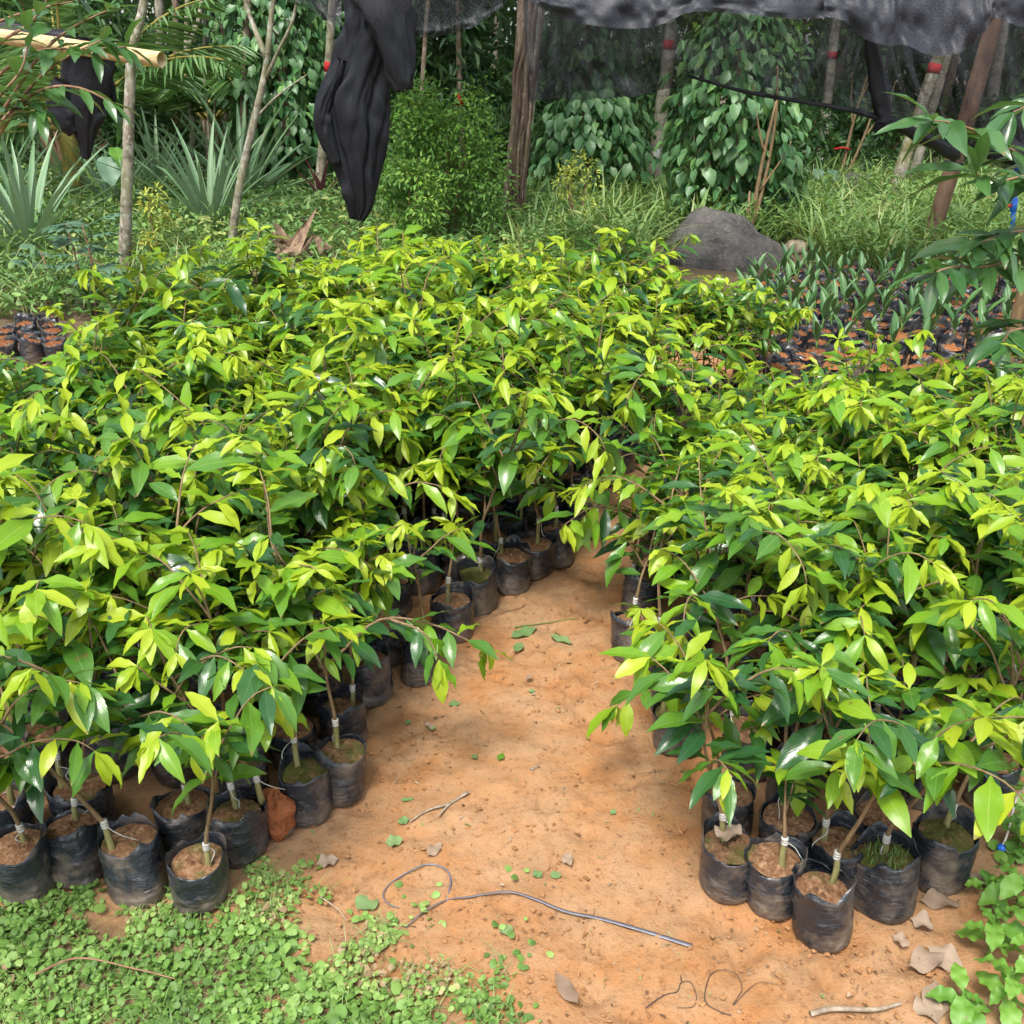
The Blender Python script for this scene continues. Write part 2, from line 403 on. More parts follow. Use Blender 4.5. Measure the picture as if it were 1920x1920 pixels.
# ------------------------------------------------------------------ mesh helpers
def mesh_np(name, V, F, mat, uv=None, rnd=None, smooth=True, fmat=None):
    """V (n,3); F list of index arrays (quads (m,4) and/or tris (k,3)); uv per vertex; rnd per vertex"""
    V = np.asarray(V, dtype=np.float32)
    if not isinstance(F, list): F = [F]
    F = [np.asarray(f, dtype=np.int32) for f in F if len(f)]
    me = bpy.data.meshes.new(name)
    me.vertices.add(len(V)); me.vertices.foreach_set('co', V.ravel())
    loops = np.concatenate([f.ravel() for f in F])
    totals = np.concatenate([np.full(len(f), f.shape[1], dtype=np.int32) for f in F])
    starts = np.concatenate([[0], np.cumsum(totals)[:-1]]).astype(np.int32)
    me.loops.add(len(loops)); me.loops.foreach_set('vertex_index', loops)
    me.polygons.add(len(totals)); me.polygons.foreach_set('loop_start', starts)
    try: me.polygons.foreach_set('loop_total', totals)
    except Exception: pass
    me.polygons.foreach_set('use_smooth', np.full(len(totals), smooth, dtype=bool))
    mats = mat if isinstance(mat, (list, tuple)) else [mat]
    for x in mats: me.materials.append(MATS[x])
    if fmat is not None: me.polygons.foreach_set('material_index', np.asarray(fmat, dtype=np.int32))
    if uv is not None:
        l = me.uv_layers.new(name='UVMap')
        l.data.foreach_set('uv', np.asarray(uv, dtype=np.float32)[loops].ravel())
    if rnd is not None:
        a = me.attributes.new('rnd', 'FLOAT', 'POINT')
        a.data.foreach_set('value', np.asarray(rnd, dtype=np.float32))
    me.update(calc_edges=True)
    me.validate()
    return me
def link(name, me, parent=None, loc=None, mtx=None):
    o = bpy.data.objects.new(name, me)
    col.objects.link(o)
    if parent is not None: o.parent = parent
    if mtx is not None: o.matrix_basis = mtx
    elif loc is not None: o.location = loc
    return o
def tag(o, label=None, cat=None, group=None, kind=None):
    if label: o['label'] = label
    if cat: o['category'] = cat
    if group: o['group'] = group
    if kind: o['kind'] = kind
    return o
def empty(name, loc, rz=0.0, sc=1.0):
    o = bpy.data.objects.new(name, None)
    col.objects.link(o)
    o.location = loc; o.rotation_euler = (0, 0, rz); o.scale = (sc, sc, sc)
    o.empty_display_size = 0.05
    return o

class Geo:
    """collects vertices, quads, tris, uv and rnd for one mesh"""
    def __init__(s): s.V = []; s.Q = []; s.T = []; s.U = []; s.Rn = []; s.n = 0
    def add(s, V, Q=None, T=None, U=None, rn=0.0):
        V = np.asarray(V, dtype=np.float64).reshape(-1, 3)
        s.V.append(V)
        if Q is not None and len(Q): s.Q.append(np.asarray(Q) + s.n)
        if T is not None and len(T): s.T.append(np.asarray(T) + s.n)
        s.U.append(np.zeros((len(V), 2)) if U is None else np.asarray(U))
        s.Rn.append(np.full(len(V), rn) if np.isscalar(rn) else np.asarray(rn))
        s.n += len(V)
    def mesh(s, name, mat, smooth=True):
        F = []
        if s.Q: F.append(np.concatenate(s.Q))
        if s.T: F.append(np.concatenate(s.T))
        return mesh_np(name, np.concatenate(s.V), F, mat, np.concatenate(s.U), np.concatenate(s.Rn), smooth)

def smooth_path(P, k=4):
    """Catmull-Rom through points, k samples a span"""
    P = [np.asarray(p, dtype=float) for p in P]
    if len(P) < 3: return np.array(P)
    Q = [2 * P[0] - P[1]] + P + [2 * P[-1] - P[-2]]
    out = []
    for i in range(1, len(Q) - 2):
        a, b, c, d = Q[i - 1], Q[i], Q[i + 1], Q[i + 2]
        for j in range(k):
            t = j / k
            out.append(0.5 * ((2 * b) + (c - a) * t + (2 * a - 5 * b + 4 * c - d) * t * t + (3 * b - a - 3 * c + d) * t ** 3))
    out.append(P[-1])
    return np.array(out)
def frames(P):
    P = np.asarray(P, dtype=float)
    T = np.gradient(P, axis=0); T /= np.linalg.norm(T, axis=1, keepdims=True) + 1e-9
    a = np.array([1.0, 0, 0]) if abs(T[0][0]) < 0.8 else np.array([0, 1.0, 0])
    A = []; 
    for t in T:
        a = a - t * np.dot(a, t); a /= np.linalg.norm(a) + 1e-9
        A.append(a.copy())
    A = np.array(A)
    return T, A, np.cross(T, A)
def tube(g, P, rad, seg=8, cap=True, noise=0.0, rs=None, rn=0.0, shape=None):
    P = np.asarray(P, dtype=float); n = len(P)
    rad = np.atleast_1d(np.asarray(rad, dtype=float)); rad = np.interp(np.linspace(0, 1, n), np.linspace(0, 1, len(rad)), rad)
    T, A, B = frames(P)
    th = np.linspace(0, 2 * np.pi, seg, endpoint=False)
    rr = np.ones((n, seg))
    if noise: rr += noise * (rs.rand(n, seg) - 0.5) * 2
    if shape is not None: rr *= shape
    V = P[:, None, :] + (rad[:, None] * rr)[:, :, None] * (np.cos(th)[None, :, None] * A[:, None, :] + np.sin(th)[None, :, None] * B[:, None, :])
    L = np.concatenate([[0], np.cumsum(np.linalg.norm(np.diff(P, axis=0), axis=1))])
    U = np.stack([np.broadcast_to(th / (2 * np.pi), (n, seg)), np.broadcast_to(L[:, None], (n, seg))], -1).reshape(-1, 2)
    i, j = np.meshgrid(np.arange(n - 1), np.arange(seg), indexing='ij')
    j2 = (j + 1) % seg
    Q = np.stack([i * seg + j, i * seg + j2, (i + 1) * seg + j2, (i + 1) * seg + j], -1).reshape(-1, 4)
    V = V.reshape(-1, 3); Tt = []
    if cap:
        k = len(V)
        V = np.concatenate([V, P[:1], P[-1:]]); U = np.concatenate([U, [[0, 0], [0, L[-1]]]])
        for q in range(seg):
            Tt.append([k, (q + 1) % seg, q]); Tt.append([k + 1, (n - 1) * seg + q, (n - 1) * seg + (q + 1) % seg])
    g.add(V, Q, Tt, U, rn)

def leaf_arrays(L, W, fold=0.25, curl=0.6, wave=0.0, ph=0.0, a=0.75, b=1.05, nl=7, nw=4, pet=0.07, freq=2.5, heart=0.0, serr=0.0):
    """one leaf along +X, normal +Z, base at the origin: wavy margin, folded midrib, drooping tip"""
    t = np.linspace(0, 1, nl + 1)
    tb = np.clip((t - pet) / (1 - pet), 0, 1)
    pk = (a / (a + b)) ** a * (b / (a + b)) ** b
    w = W / 2 * (np.maximum(tb, 1e-6) ** a * np.maximum(1 - tb, 1e-6) ** b) / pk
    if serr: w = w * (1 + serr * np.where(np.arange(nl + 1) % 2, 1, -1))
    w = np.maximum(w, 0.0011)
    ang = -curl * t ** 1.3
    dx, dz = np.cos(ang), np.sin(ang)
    x = np.concatenate([[0], np.cumsum((dx[1:] + dx[:-1]) / 2)]) * L / nl
    z = np.concatenate([[0], np.cumsum((dz[1:] + dz[:-1]) / 2)]) * L / nl
    s = np.linspace(-1, 1, nw + 1)
    X = x[:, None] + 0 * s[None]
    if heart: X = X - heart * np.abs(s)[None] ** 2 * w[:, None] * (1 - tb)[:, None] ** 2
    Y = w[:, None] * s[None] * np.cos(fold)
    Z = z[:, None] + w[:, None] * np.abs(s)[None] * np.sin(fold)
    if wave: Z = Z + wave * w[:, None] * np.sin(2 * np.pi * freq * t[:, None] + ph + (s[None] > 0) * 1.7) * np.abs(s)[None] ** 2
    V = np.stack([X, Y, Z], -1).reshape(-1, 3)
    i, j = np.meshgrid(np.arange(nl), np.arange(nw), indexing='ij')
    m = nw + 1
    Q = np.stack([i * m + j, (i + 1) * m + j, (i + 1) * m + j + 1, i * m + j + 1], -1).reshape(-1, 4)
    U = np.stack([np.broadcast_to((s / 2 + 0.5)[None], X.shape), np.broadcast_to(t[:, None], X.shape)], -1).reshape(-1, 2)
    return V, Q, U
def leaf_frame(p, d, up=(0, 0, 1), roll=0.0, s=1.0):
    d = Vector(d).normalized(); up = Vector(up)
    y = up.cross(d)
    if y.length < 1e-3: y = Vector((0, 1, 0)).cross(d)
    y.normalize(); z = d.cross(y)
    if roll:
        q = Matrix.Rotation(roll, 3, d); y = q @ y; z = q @ z
    M = Matrix(((d.x * s, y.x * s, z.x * s, p[0]), (d.y * s, y.y * s, z.y * s, p[1]), (d.z * s, y.z * s, z.z * s, p[2]), (0, 0, 0, 1)))
    return M

def leaf_cloud(g, P, D, L, W, rs, fold=0.3, droop=0.3, rnd=None, upj=0.5):
    """many small ovate leaves, two quads each"""
    n = len(P)
    D = D / (np.linalg.norm(D, axis=1, keepdims=True) + 1e-9)
    up = np.array([0, 0, 1.0]) + upj * rs.randn(n, 3)
    Y = np.cross(up, D); Y /= np.linalg.norm(Y, axis=1, keepdims=True) + 1e-9
    Z = np.cross(D, Y)
    L = np.broadcast_to(L, (n,))[:, None]; W = np.broadcast_to(W, (n,))[:, None]
    def at(x, y, z): return P + D * L * x + Y * W * y + Z * L * z
    f = fold * 0.3
    V = np.stack([at(0, 0, 0), at(0.28, 0.46, f * .7), at(0.66, 0.36, f * .4 - droop * .4), at(1, 0, -droop), at(0.66, -0.36, f * .4 - droop * .4), at(0.28, -0.46, f * .7)], 1).reshape(-1, 3)
    b = np.arange(n)[:, None] * 6
    Q = np.concatenate([b + np.array([0, 3, 2, 1]), b + np.array([0, 5, 4, 3])])
    r = rs.rand(n) if rnd is None else rnd
    g.add(V, Q, None, None, np.repeat(r, 6))
def blades(g, P, az, H, lean, W, rs, seg=4, rnd=None, sag=1.0):
    """arching grass blades"""
    n = len(P)
    t = np.linspace(0, 1, seg + 1)
    d = np.stack([np.cos(az), np.sin(az), 0 * az], -1)
    s = np.stack([-np.sin(az), np.cos(az), 0 * az], -1)
    H = H[:, None]; lean = lean[:, None]
    out = H * lean * (t[None] ** 1.6)
    up = H * (t[None] - sag * 0.55 * lean * t[None] ** 2.4)
    C = P[:, None, :] + d[:, None, :] * out[:, :, None] + np.array([0, 0, 1.0])[None, None] * up[:, :, None]
    w = np.broadcast_to(W, (n,))[:, None] * np.minimum(1.0, 0.5 + 1.8 * t)[None] * (1 - t[None] ** 2.5) + 0.0006
    V = np.stack([C - s[:, None, :] * w[:, :, None] / 2, C + s[:, None, :] * w[:, :, None] / 2], 2).reshape(-1, 3)
    b = np.arange(n)[:, None, None] * (2 * (seg + 1))
    k = np.arange(seg)[None, :, None] * 2
    Q = (b + k + np.array([0, 1, 3, 2])[None, None]).reshape(-1, 4)
    r = rs.rand(n) if rnd is None else rnd
    g.add(V, Q, None, None, np.repeat(r, 2 * (seg + 1)))
def in_poly(x, y, poly):
    c = False; n = len(poly)
    for i in range(n):
        x1, y1 = poly[i]; x2, y2 = poly[(i + 1) % n]
        if (y1 > y) != (y2 > y) and x < (x2 - x1) * (y - y1) / (y2 - y1) + x1: c = not c
    return c
def seg_dist(x, y, poly):
    best = np.full(np.shape(x), 1e9)
    for i in range(len(poly)):
        (x1, y1), (x2, y2) = poly[i], poly[(i + 1) % len(poly)]
        dx, dy = x2 - x1, y2 - y1
        t = np.clip(((x - x1) * dx + (y - y1) * dy) / (dx * dx + dy * dy + 1e-9), 0, 1)
        best = np.minimum(best, np.hypot(x - x1 - t * dx, y - y1 - t * dy))
    return best
def in_poly_np(x, y, poly):
    c = np.zeros(np.shape(x), dtype=bool); n = len(poly)
    for i in range(n):
        x1, y1 = poly[i]; x2, y2 = poly[(i + 1) % n]
        if y1 == y2: continue
        c ^= ((y1 > y) != (y2 > y)) & (x < (x2 - x1) * (y - y1) / (y2 - y1) + x1)
    return c

# ------------------------------------------------------------------ layout on the ground (metres; x right, y away from the camera)
RIM = 0.128
def g2(px, py, z=RIM):
    p = G(px, py, z); return (p.x, p.y)
left_edge = [g2(*p) for p in ((300, 1590), (437, 1515), (575, 1445), (632, 1390), (650, 1300), (690, 1235), (780, 1190), (845, 1125), (895, 1075), (960, 1035), (1035, 1005), (1095, 960), (1130, 905), (1250, 770))]
LEFT = [(-2.0, g2(-60, 1560)[1])] + [g2(-60, 1565), g2(128, 1550)] + left_edge + [(1.15, 4.7), (1.38, 5.0), (1.2, 5.4), (0.8, 5.4), (-0.6, 5.35), (-1.5, 5.0), (-1.85, 4.3), (-1.9, 3.3)]
RIGHT = [g2(*p) for p in ((1370, 1575), (1465, 1605), (1555, 1650), (1670, 1605), (1770, 1560), (1900, 1440), (2020, 1300))] + [(2.05, 3.1), (2.15, 3.75), (1.5, 3.95), (0.95, 3.95)] + [g2(*p) for p in ((1215, 930), (1195, 1065), (1195, 1170), (1240, 1215), (1275, 1330), (1345, 1470))]
COVER = [(-3.2, 0.7), g2(1000, 2100, 0), g2(1010, 1900, 0), g2(975, 1790, 0), g2(830, 1750, 0), g2(670, 1715, 0), g2(580, 1640, 0), g2(520, 1600, 0), g2(470, 1610, 0), g2(420, 1640, 0), g2(300, 1640, 0), g2(100, 1600, 0), (-3.2, g2(0, 1560, 0)[1])]
WEEDS = [g2(1800, 2000, 0), g2(1800, 1850, 0), g2(1850, 1700, 0), g2(1860, 1560, 0), g2(1830, 1430, 0), (1.9, 2.6), (3.6, 3.3), (3.6, 0.8)]
PALMS = [g2(*p, 0.13) for p in ((1365, 690), (1560, 705), (1960, 690), (2010, 600), (1960, 520), (1740, 492), (1480, 500), (1390, 520))]

# ------------------------------------------------------------------ ground sheet
def axis(parts):
    a = []
    for lo, hi, st in parts: a += list(np.arange(lo, hi, st))
    a.append(parts[-1][1]); return np.array(a)
gx = axis([(-70, -10, 4.0), (-10, -2.3, 0.25), (-2.3, 2.4, 0.0135), (2.4, 10, 0.25), (10, 70, 4.0)])
gy = axis([(-12, 0.8, 0.4), (0.8, 4.6, 0.0135), (4.6, 12, 0.06), (12, 20, 0.3), (20, 90, 4.0)])
XX, YY = np.meshgrid(gx, gy, indexing='ij')
Zg = 0.016 * fbm2(XX * 1.3, YY * 1.3, 3, 3) + 0.011 * fbm2(XX * 6, YY * 6, 11, 3)
nearm = ((np.abs(XX) < 2.4) & (YY > 0.8) & (YY < 6)).astype(float)
fp = fbm2(XX * 11 + 3, YY * 11, 21, 3)
Zg += nearm * (-0.020 * np.clip(fp - 0.10, 0, 1) * 2.2 + 0.009 * fbm2(XX * 28, YY * 28, 31, 3))
Zg += nearm * 0.007 * np.clip(fbm2(XX * 50, YY * 50, 41, 2) - 0.20, 0, 1) * 3
def ground_z(x, y):
    x = np.asarray(x, float); y = np.asarray(y, float)
    return 0.016 * fbm2(x * 1.3, y * 1.3, 3, 3) + 0.011 * fbm2(x * 6, y * 6, 11, 3)
clay = np.zeros_like(XX)
PATH = [(-3.0, 1.0), (3.0, 1.0), (4.4, 6.0), (4.2, 8.4), (2.6, 7.8), (1.7, 5.9), (-0.2, 5.6), (-3.0, 5.6)]
inside = in_poly_np(XX, YY, PATH)
clay = np.where(inside, 1.0, np.clip(1 - seg_dist(XX, YY, PATH) / 0.8, 0, 1))
for poly, amt in ((COVER, 0.55), (WEEDS, 0.75)):
    ins = in_poly_np(XX, YY, poly)
    dd = seg_dist(XX, YY, poly)
    clay = np.where(ins, np.minimum(clay, 1 - amt * np.clip(dd / 0.18, 0.25, 1)), clay)
ins = in_poly_np(XX, YY, [(1.02, 1.3), (1.02, 2.05), (2.2, 2.4), (2.4, 1.2)])
clay = np.where(ins, np.minimum(clay, 0.55), clay)
i, j = np.meshgrid(np.arange(len(gx) - 1), np.arange(len(gy) - 1), indexing='ij')
m = len(gy)
Q = np.stack([i * m + j, (i + 1) * m + j, (i + 1) * m + j + 1, i * m + j + 1], -1).reshape(-1, 4)
gme = mesh_np('ground', np.stack([XX, YY, Zg], -1).reshape(-1, 3), Q, 'clay_ground')
at = gme.attributes.new('clay', 'FLOAT', 'POINT'); at.data.foreach_set('value', clay.ravel().astype(np.float32))
ground = link('ground', gme)
tag(ground, 'orange clay ground trodden between the bags', kind='structure')

# ------------------------------------------------------------------ bags
def bag_mesh(seed, h=0.14, r=0.063, drop=.02):
    """thin film bag: slumped, creased round the body, ragged rim"""
    rs = np.random.RandomState(seed)
    seg, rings = 30, 15
    th = np.linspace(0, 2 * np.pi, seg, endpoint=False)
    ph = rs.rand(8) * 6.28
    ell = 1 + 0.07 * np.cos(2 * th + ph[0]) + 0.035 * np.cos(3 * th + ph[1]) + 0.02 * np.cos(4 * th + ph[6])
    dip = 0.014 * np.cos(th + ph[2]) + 0.012 * np.cos(2 * th + ph[3]) + 0.007 * np.cos(5 * th + ph[4]) + 0.004 * rs.randn(seg)
    dip = np.maximum(dip, -(drop - .005))
    V = []
    zs = np.concatenate([[0, .006, .018], np.linspace(.032, h - .012, rings - 4), [1.0]])
    crease = 0
    for k, z in enumerate(zs):
        top = z == 1.0
        q = (0.84, 0.95, 1.0)[k] if k < 3 else 1.0
        zz = (h + dip) if top else z + (dip * .5 * (z / h) ** 2) + (.0035 * np.sin(3 * th + ph[7] + k) if k > 2 else 0)
        crease = .030 * (1 if k % 2 else -1) * rs.uniform(.1, 1)
        loc = np.clip(np.sin(2 * th + ph[5] + .8 * k) + .3 * rs.randn(seg), -1, 1)
        wr = (crease * loc + .012 * rs.randn(seg)) if 2 < k else .01 * rs.randn(seg)
        flare = 1.0 + (.05 * np.cos(2 * th + ph[3]) if top else 0)
        rad = r * q * ell * (1 + wr) * flare
        V.append(np.stack([rad * np.cos(th), rad * np.sin(th), zz], -1))
    sh = rs.uniform(-.10, .10, 2)
    V = [v + np.stack([sh[0] * v[:, 2], sh[1] * v[:, 2], 0 * v[:, 2]], -1) for v in V]
    rim = V[-1]
    V.append(rim * np.array([0.978, 0.978, 1]) - np.array([0, 0, 0.0015]))
    V.append(V[-3] * np.array([0.965, 0.965, 1]))
    V.append(rim * np.array([0.94, 0.94, 0]) + np.array([0, 0, h * 0.62]))
    n = len(V); VV = np.concatenate(V)
    i, j = np.meshgrid(np.arange(n - 1), np.arange(seg), indexing='ij'); j2 = (j + 1) % seg
    Q = np.stack([i * seg + j, i * seg + j2, (i + 1) * seg + j2, (i + 1) * seg + j], -1).reshape(-1, 4)
    VV = np.concatenate([VV, [[0, 0, 0.0]]])
    T = [[len(VV) - 1, (q + 1) % seg, q] for q in range(seg)]
    me = mesh_np('bag', VV, [Q, np.array(T)], 'bag_film')
    SHEAR[me.name] = sh
    return me
SHEAR = {}
def soil_mesh(seed, z, r=0.0575, mat='bag_soil', dome=0.006, rough=.0032):
    rs = np.random.RandomState(seed); seg, rg = 22, 7
    V = [[0, 0, z + dome]]
    for k in range(rg):
        q = (k + 1) / rg
        for s in range(seg):
            a = 6.2832 * s / seg
            V.append([r * q * math.cos(a), r * q * math.sin(a), z + dome * (1 - q * q) + rough * rs.randn() * (1 if q < 1 else .3)])
    T = [[0, 1 + s, 1 + (s + 1) % seg] for s in range(seg)]; Qs = []
    for k in range(rg - 1):
        for s in range(seg):
            a, b = 1 + k * seg + s, 1 + k * seg + (s + 1) % seg
            Qs.append([a, a + seg, b + seg, b])
    return mesh_np('soil', np.array(V), [np.array(Qs), np.array(T)], mat)
BAGS = [(bag_mesh(100 + k, h, drop=d), soil_mesh(200 + k, h - d), h - d) for k, (h, d) in enumerate(((.138, .014), (.142, .02), (.13, .012), (.148, .028), (.134, .016), (.14, .013), (.155, .042), (.126, .011)))]

# ------------------------------------------------------------------ sapling leaves and architectures
LEAVES = {}      # class -> list of (V, Q, U, mesh)
lrs = random.Random(5)
for cls, mat, Ls, curl in (('y', 'leaf_young', (.072, .116), (.3, 1.2)), ('l', 'leaf_light', (.094, .142), (.25, .9)), ('m', 'leaf_mid', (.098, .148), (.25, .95)), ('d', 'leaf_dark', (.094, .144), (.1, .7))):
    LEAVES[cls] = []
    for k in range(10):
        L = lrs.uniform(*Ls)
        ar = leaf_arrays(L, L * lrs.uniform(.26, .37), lrs.uniform(.08, .36), lrs.uniform(*curl), lrs.uniform(.06, .38), lrs.uniform(0, 6), .8, lrs.uniform(.95, 1.2), 8, 4, .08, lrs.uniform(1.8, 3.2))
        LEAVES[cls].append((*ar, mesh_np('leaf', ar[0], ar[1], mat, ar[2])))

def grow_branch(rs, p, d, length, droop, wander=0.14, step=0.035):
    P = [np.array(p, float)]; d = np.array(d, float); d /= np.linalg.norm(d)
    n = max(3, int(length / step))
    for k in range(n):
        d = d + wander * rs.randn(3) * 0.5 + np.array([0, 0, -droop * (k / n) ** 1.5 * 0.4])
        d /= np.linalg.norm(d)
        P.append(P[-1] + d * step)
    return np.array(P)
def dress(rs, P, leaves, start, age, node=0.034, flush=4):
    """alternate leaves along a twig; age 0 old .. 1 young at the tip"""
    P = np.asarray(P); seg = np.linalg.norm(np.diff(P, axis=0), axis=1); S = np.concatenate([[0], np.cumsum(seg)]); tot = S[-1]
    s = start + rs.rand() * node; side = 1 if rs.rand() < .5 else -1
    T = np.gradient(P, axis=0)
    while s < tot - 0.012:
        k = min(len(P) - 2, np.searchsorted(S, s) - 1 if s > 0 else 0); f = (s - S[k]) / (seg[k] + 1e-9)
        p = P[k] * (1 - f) + P[k + 1] * f; t = T[k] / (np.linalg.norm(T[k]) + 1e-9)
        up = np.array([0, 0, 1.0]); sv = np.cross(t, up)
        if np.linalg.norm(sv) < .45:
            a = rs.rand() * 6.283; sv = np.array([math.cos(a), math.sin(a), 0])
        sv /= np.linalg.norm(sv)
        q = s / tot
        d = side * sv * rs.uniform(.7, 1.1) + t * rs.uniform(.2, .7) + 0.35 * rs.randn(3) * .6
        d[2] -= rs.uniform(-.2, .55) + .15 * q
        yy = age * (0.35 + 0.65 * q) + 0.16 * rs.randn()
        cls = 'y' if yy > .82 else 'l' if yy > .64 else 'm' if yy > .44 else 'd'
        leaves.append((cls, rs.randint(10), leaf_frame(p, d, (0.25 * rs.randn(), 0.25 * rs.randn(), 1), rs.uniform(-.35, .35), rs.uniform(.66, 1.12))))
        s += node * rs.uniform(.7, 1.35); side = -side
    for k in range(flush):
        t = T[-1] / (np.linalg.norm(T[-1]) + 1e-9)
        a = rs.rand() * 6.283
        d = t * .6 + np.array([math.cos(a), math.sin(a), 0]) * .9; d[2] -= rs.uniform(-.1, 1.2)
        yy = age + .2 * rs.randn()
        leaves.append(('y' if yy > .62 else 'l' if yy > .4 else 'm', rs.randint(10), leaf_frame(P[-1], d, (0, 0, 1), rs.uniform(-.5, .5), rs.uniform(.55, .95))))
def sapling_variant(seed, height, soil_z, lean=0.12, nbr=(2, 4), reach=None, low=True, vigor=1.0, age=None, bare=0.0):
    """stem, tape and leaves of one grafted sapling, in metres about the bag's centre"""
    rs = np.random.RandomState(seed)
    leaves = []; g = Geo(); gr = Geo(); gt = Geo()
    la = rs.rand() * 6.283; lv = np.array([math.cos(la), math.sin(la), 0]) * lean * rs.uniform(.3, 1)
    off = 0.018 * rs.randn(2)
    base = np.array([off[0], off[1], soil_z - 0.01])
    gz = rs.uniform(.05, .11)
    graft = base + np.array([lv[0], lv[1], 1]) * gz
    tube(gr, smooth_path([base, (base + graft) / 2 + .002 * rs.randn(3), graft + np.array([0, 0, .004])], 3), np.linspace(.0078, .0062, 7), 7)
    for k in range(3):
        z = graft + np.array([lv[0], lv[1], 1]) * (-.008 + .0066 * k)
        tube(gt, [z, z + np.array([0, 0, .0062])], (.0074 + .0007 * rs.rand()), 8)
    e = graft + np.array([.007, 0, -.006]); sp = [e]
    for k in range(4): sp.append(sp[-1] + np.array([.008 * rs.randn() + .004, .008 * rs.randn(), -.012]))
    tube(gt, smooth_path(sp, 2), .0011, 4)
    # leader
    d = lv * 2.2 + np.array([.12 * rs.randn(), .12 * rs.randn(), 1])
    H = height - graft[2]
    lead = grow_branch(rs, graft, d, H * 0.97, 0.9 * rs.rand(), .12)
    A0 = rs.uniform(.64, 1.0) if age is None else age
    tube(g, smooth_path(lead, 2), np.linspace(.0052, .0016, 2 * (len(lead) - 1) + 1), 6)
    dress(rs, lead, leaves, (.06 if low else .11) + bare, A0, .0235, 6)
    nb = rs.randint(nbr[0], nbr[1] + 1)
    az = rs.rand() * 6.283
    for k in range(nb):
        f = rs.uniform(.33, .80); i = int(f * (len(lead) - 1))
        az += 2.2 + .5 * rs.randn()
        bd = np.array([math.cos(az), math.sin(az), rs.uniform(.8, 1.9)])
        br = grow_branch(rs, lead[i], bd, H * rs.uniform(.32, .58) * vigor, rs.uniform(.5, 1.5), .16)
        tube(g, smooth_path(br, 2), np.linspace(.0034, .0012, 2 * (len(br) - 1) + 1), 5)
        dress(rs, br, leaves, .03, A0 * rs.uniform(.75, 1.08), .0225, 6)
    for pl in (reach or []):
        br = smooth_path(pl, 4)
        tube(g, br, np.linspace(.0042, .0012, len(br)), 5)
        dress(rs, br, leaves, .05, A0 * rs.uniform(.8, 1.0), .028, 5)
    return dict(stem=g.mesh('stem', 'bark_young'), rootstock=gr.mesh('rootstock', 'bark_rootstock'), tape=gt.mesh('graft_tape', 'tape'), leaves=leaves, soil_z=soil_z, raw=(g, gr, gt))

def place_sapling(pos, rz, var, bag, label, group, sc=1.0, tilt=0.0, name='grafted_sapling'):
    e = empty(name, pos, rz, sc)
    if tilt: e.rotation_euler = (tilt, tilt * .4, rz)
    tag(e, label, 'sapling', group)
    link('bag', bag[0], e); sh = SHEAR[bag[0].name]; link('soil', bag[1], e, loc=(sh[0] * bag[2], sh[1] * bag[2], 0))
    dz = bag[2] - var['soil_z']
    mt = Matrix.Translation((sh[0] * bag[2], sh[1] * bag[2], dz))
    link('rootstock', var['rootstock'], e, mtx=mt); link('stem', var['stem'], e, mtx=mt); link('graft_tape', var['tape'], e, mtx=mt)
    for cls, k, M in var['leaves']:
        o = bpy.data.objects.new('leaf', LEAVES[cls][k][3])
        col.objects.link(o); o.parent = e; o.matrix_basis = mt @ M
    return e

rnd = random.Random(11)
VARS = [sapling_variant(1000 + k, rnd.uniform(.52, .86), .12, .10, (3, 5), low=False, bare=rnd.uniform(0, .08)) for k in range(14)]
TALL = [sapling_variant(1100 + k, rnd.uniform(.68, .92), .12, .10, (3, 5), low=False, bare=.06) for k in range(9)]
FRONT = [sapling_variant(1200 + k, rnd.uniform(.60, .78), .12, .11, (3, 4), low=False, bare=rnd.uniform(.05, .12)) for k in range(8)]
SMALL = [sapling_variant(1300 + k, rnd.uniform(.36, .46), .12, .10, (1, 2), vigor=.8) for k in range(3)]

placed = []      # (x, y)
N_IND = 0
LG, RG = 'grafted saplings of the large block', 'grafted saplings of the block by the weeds'
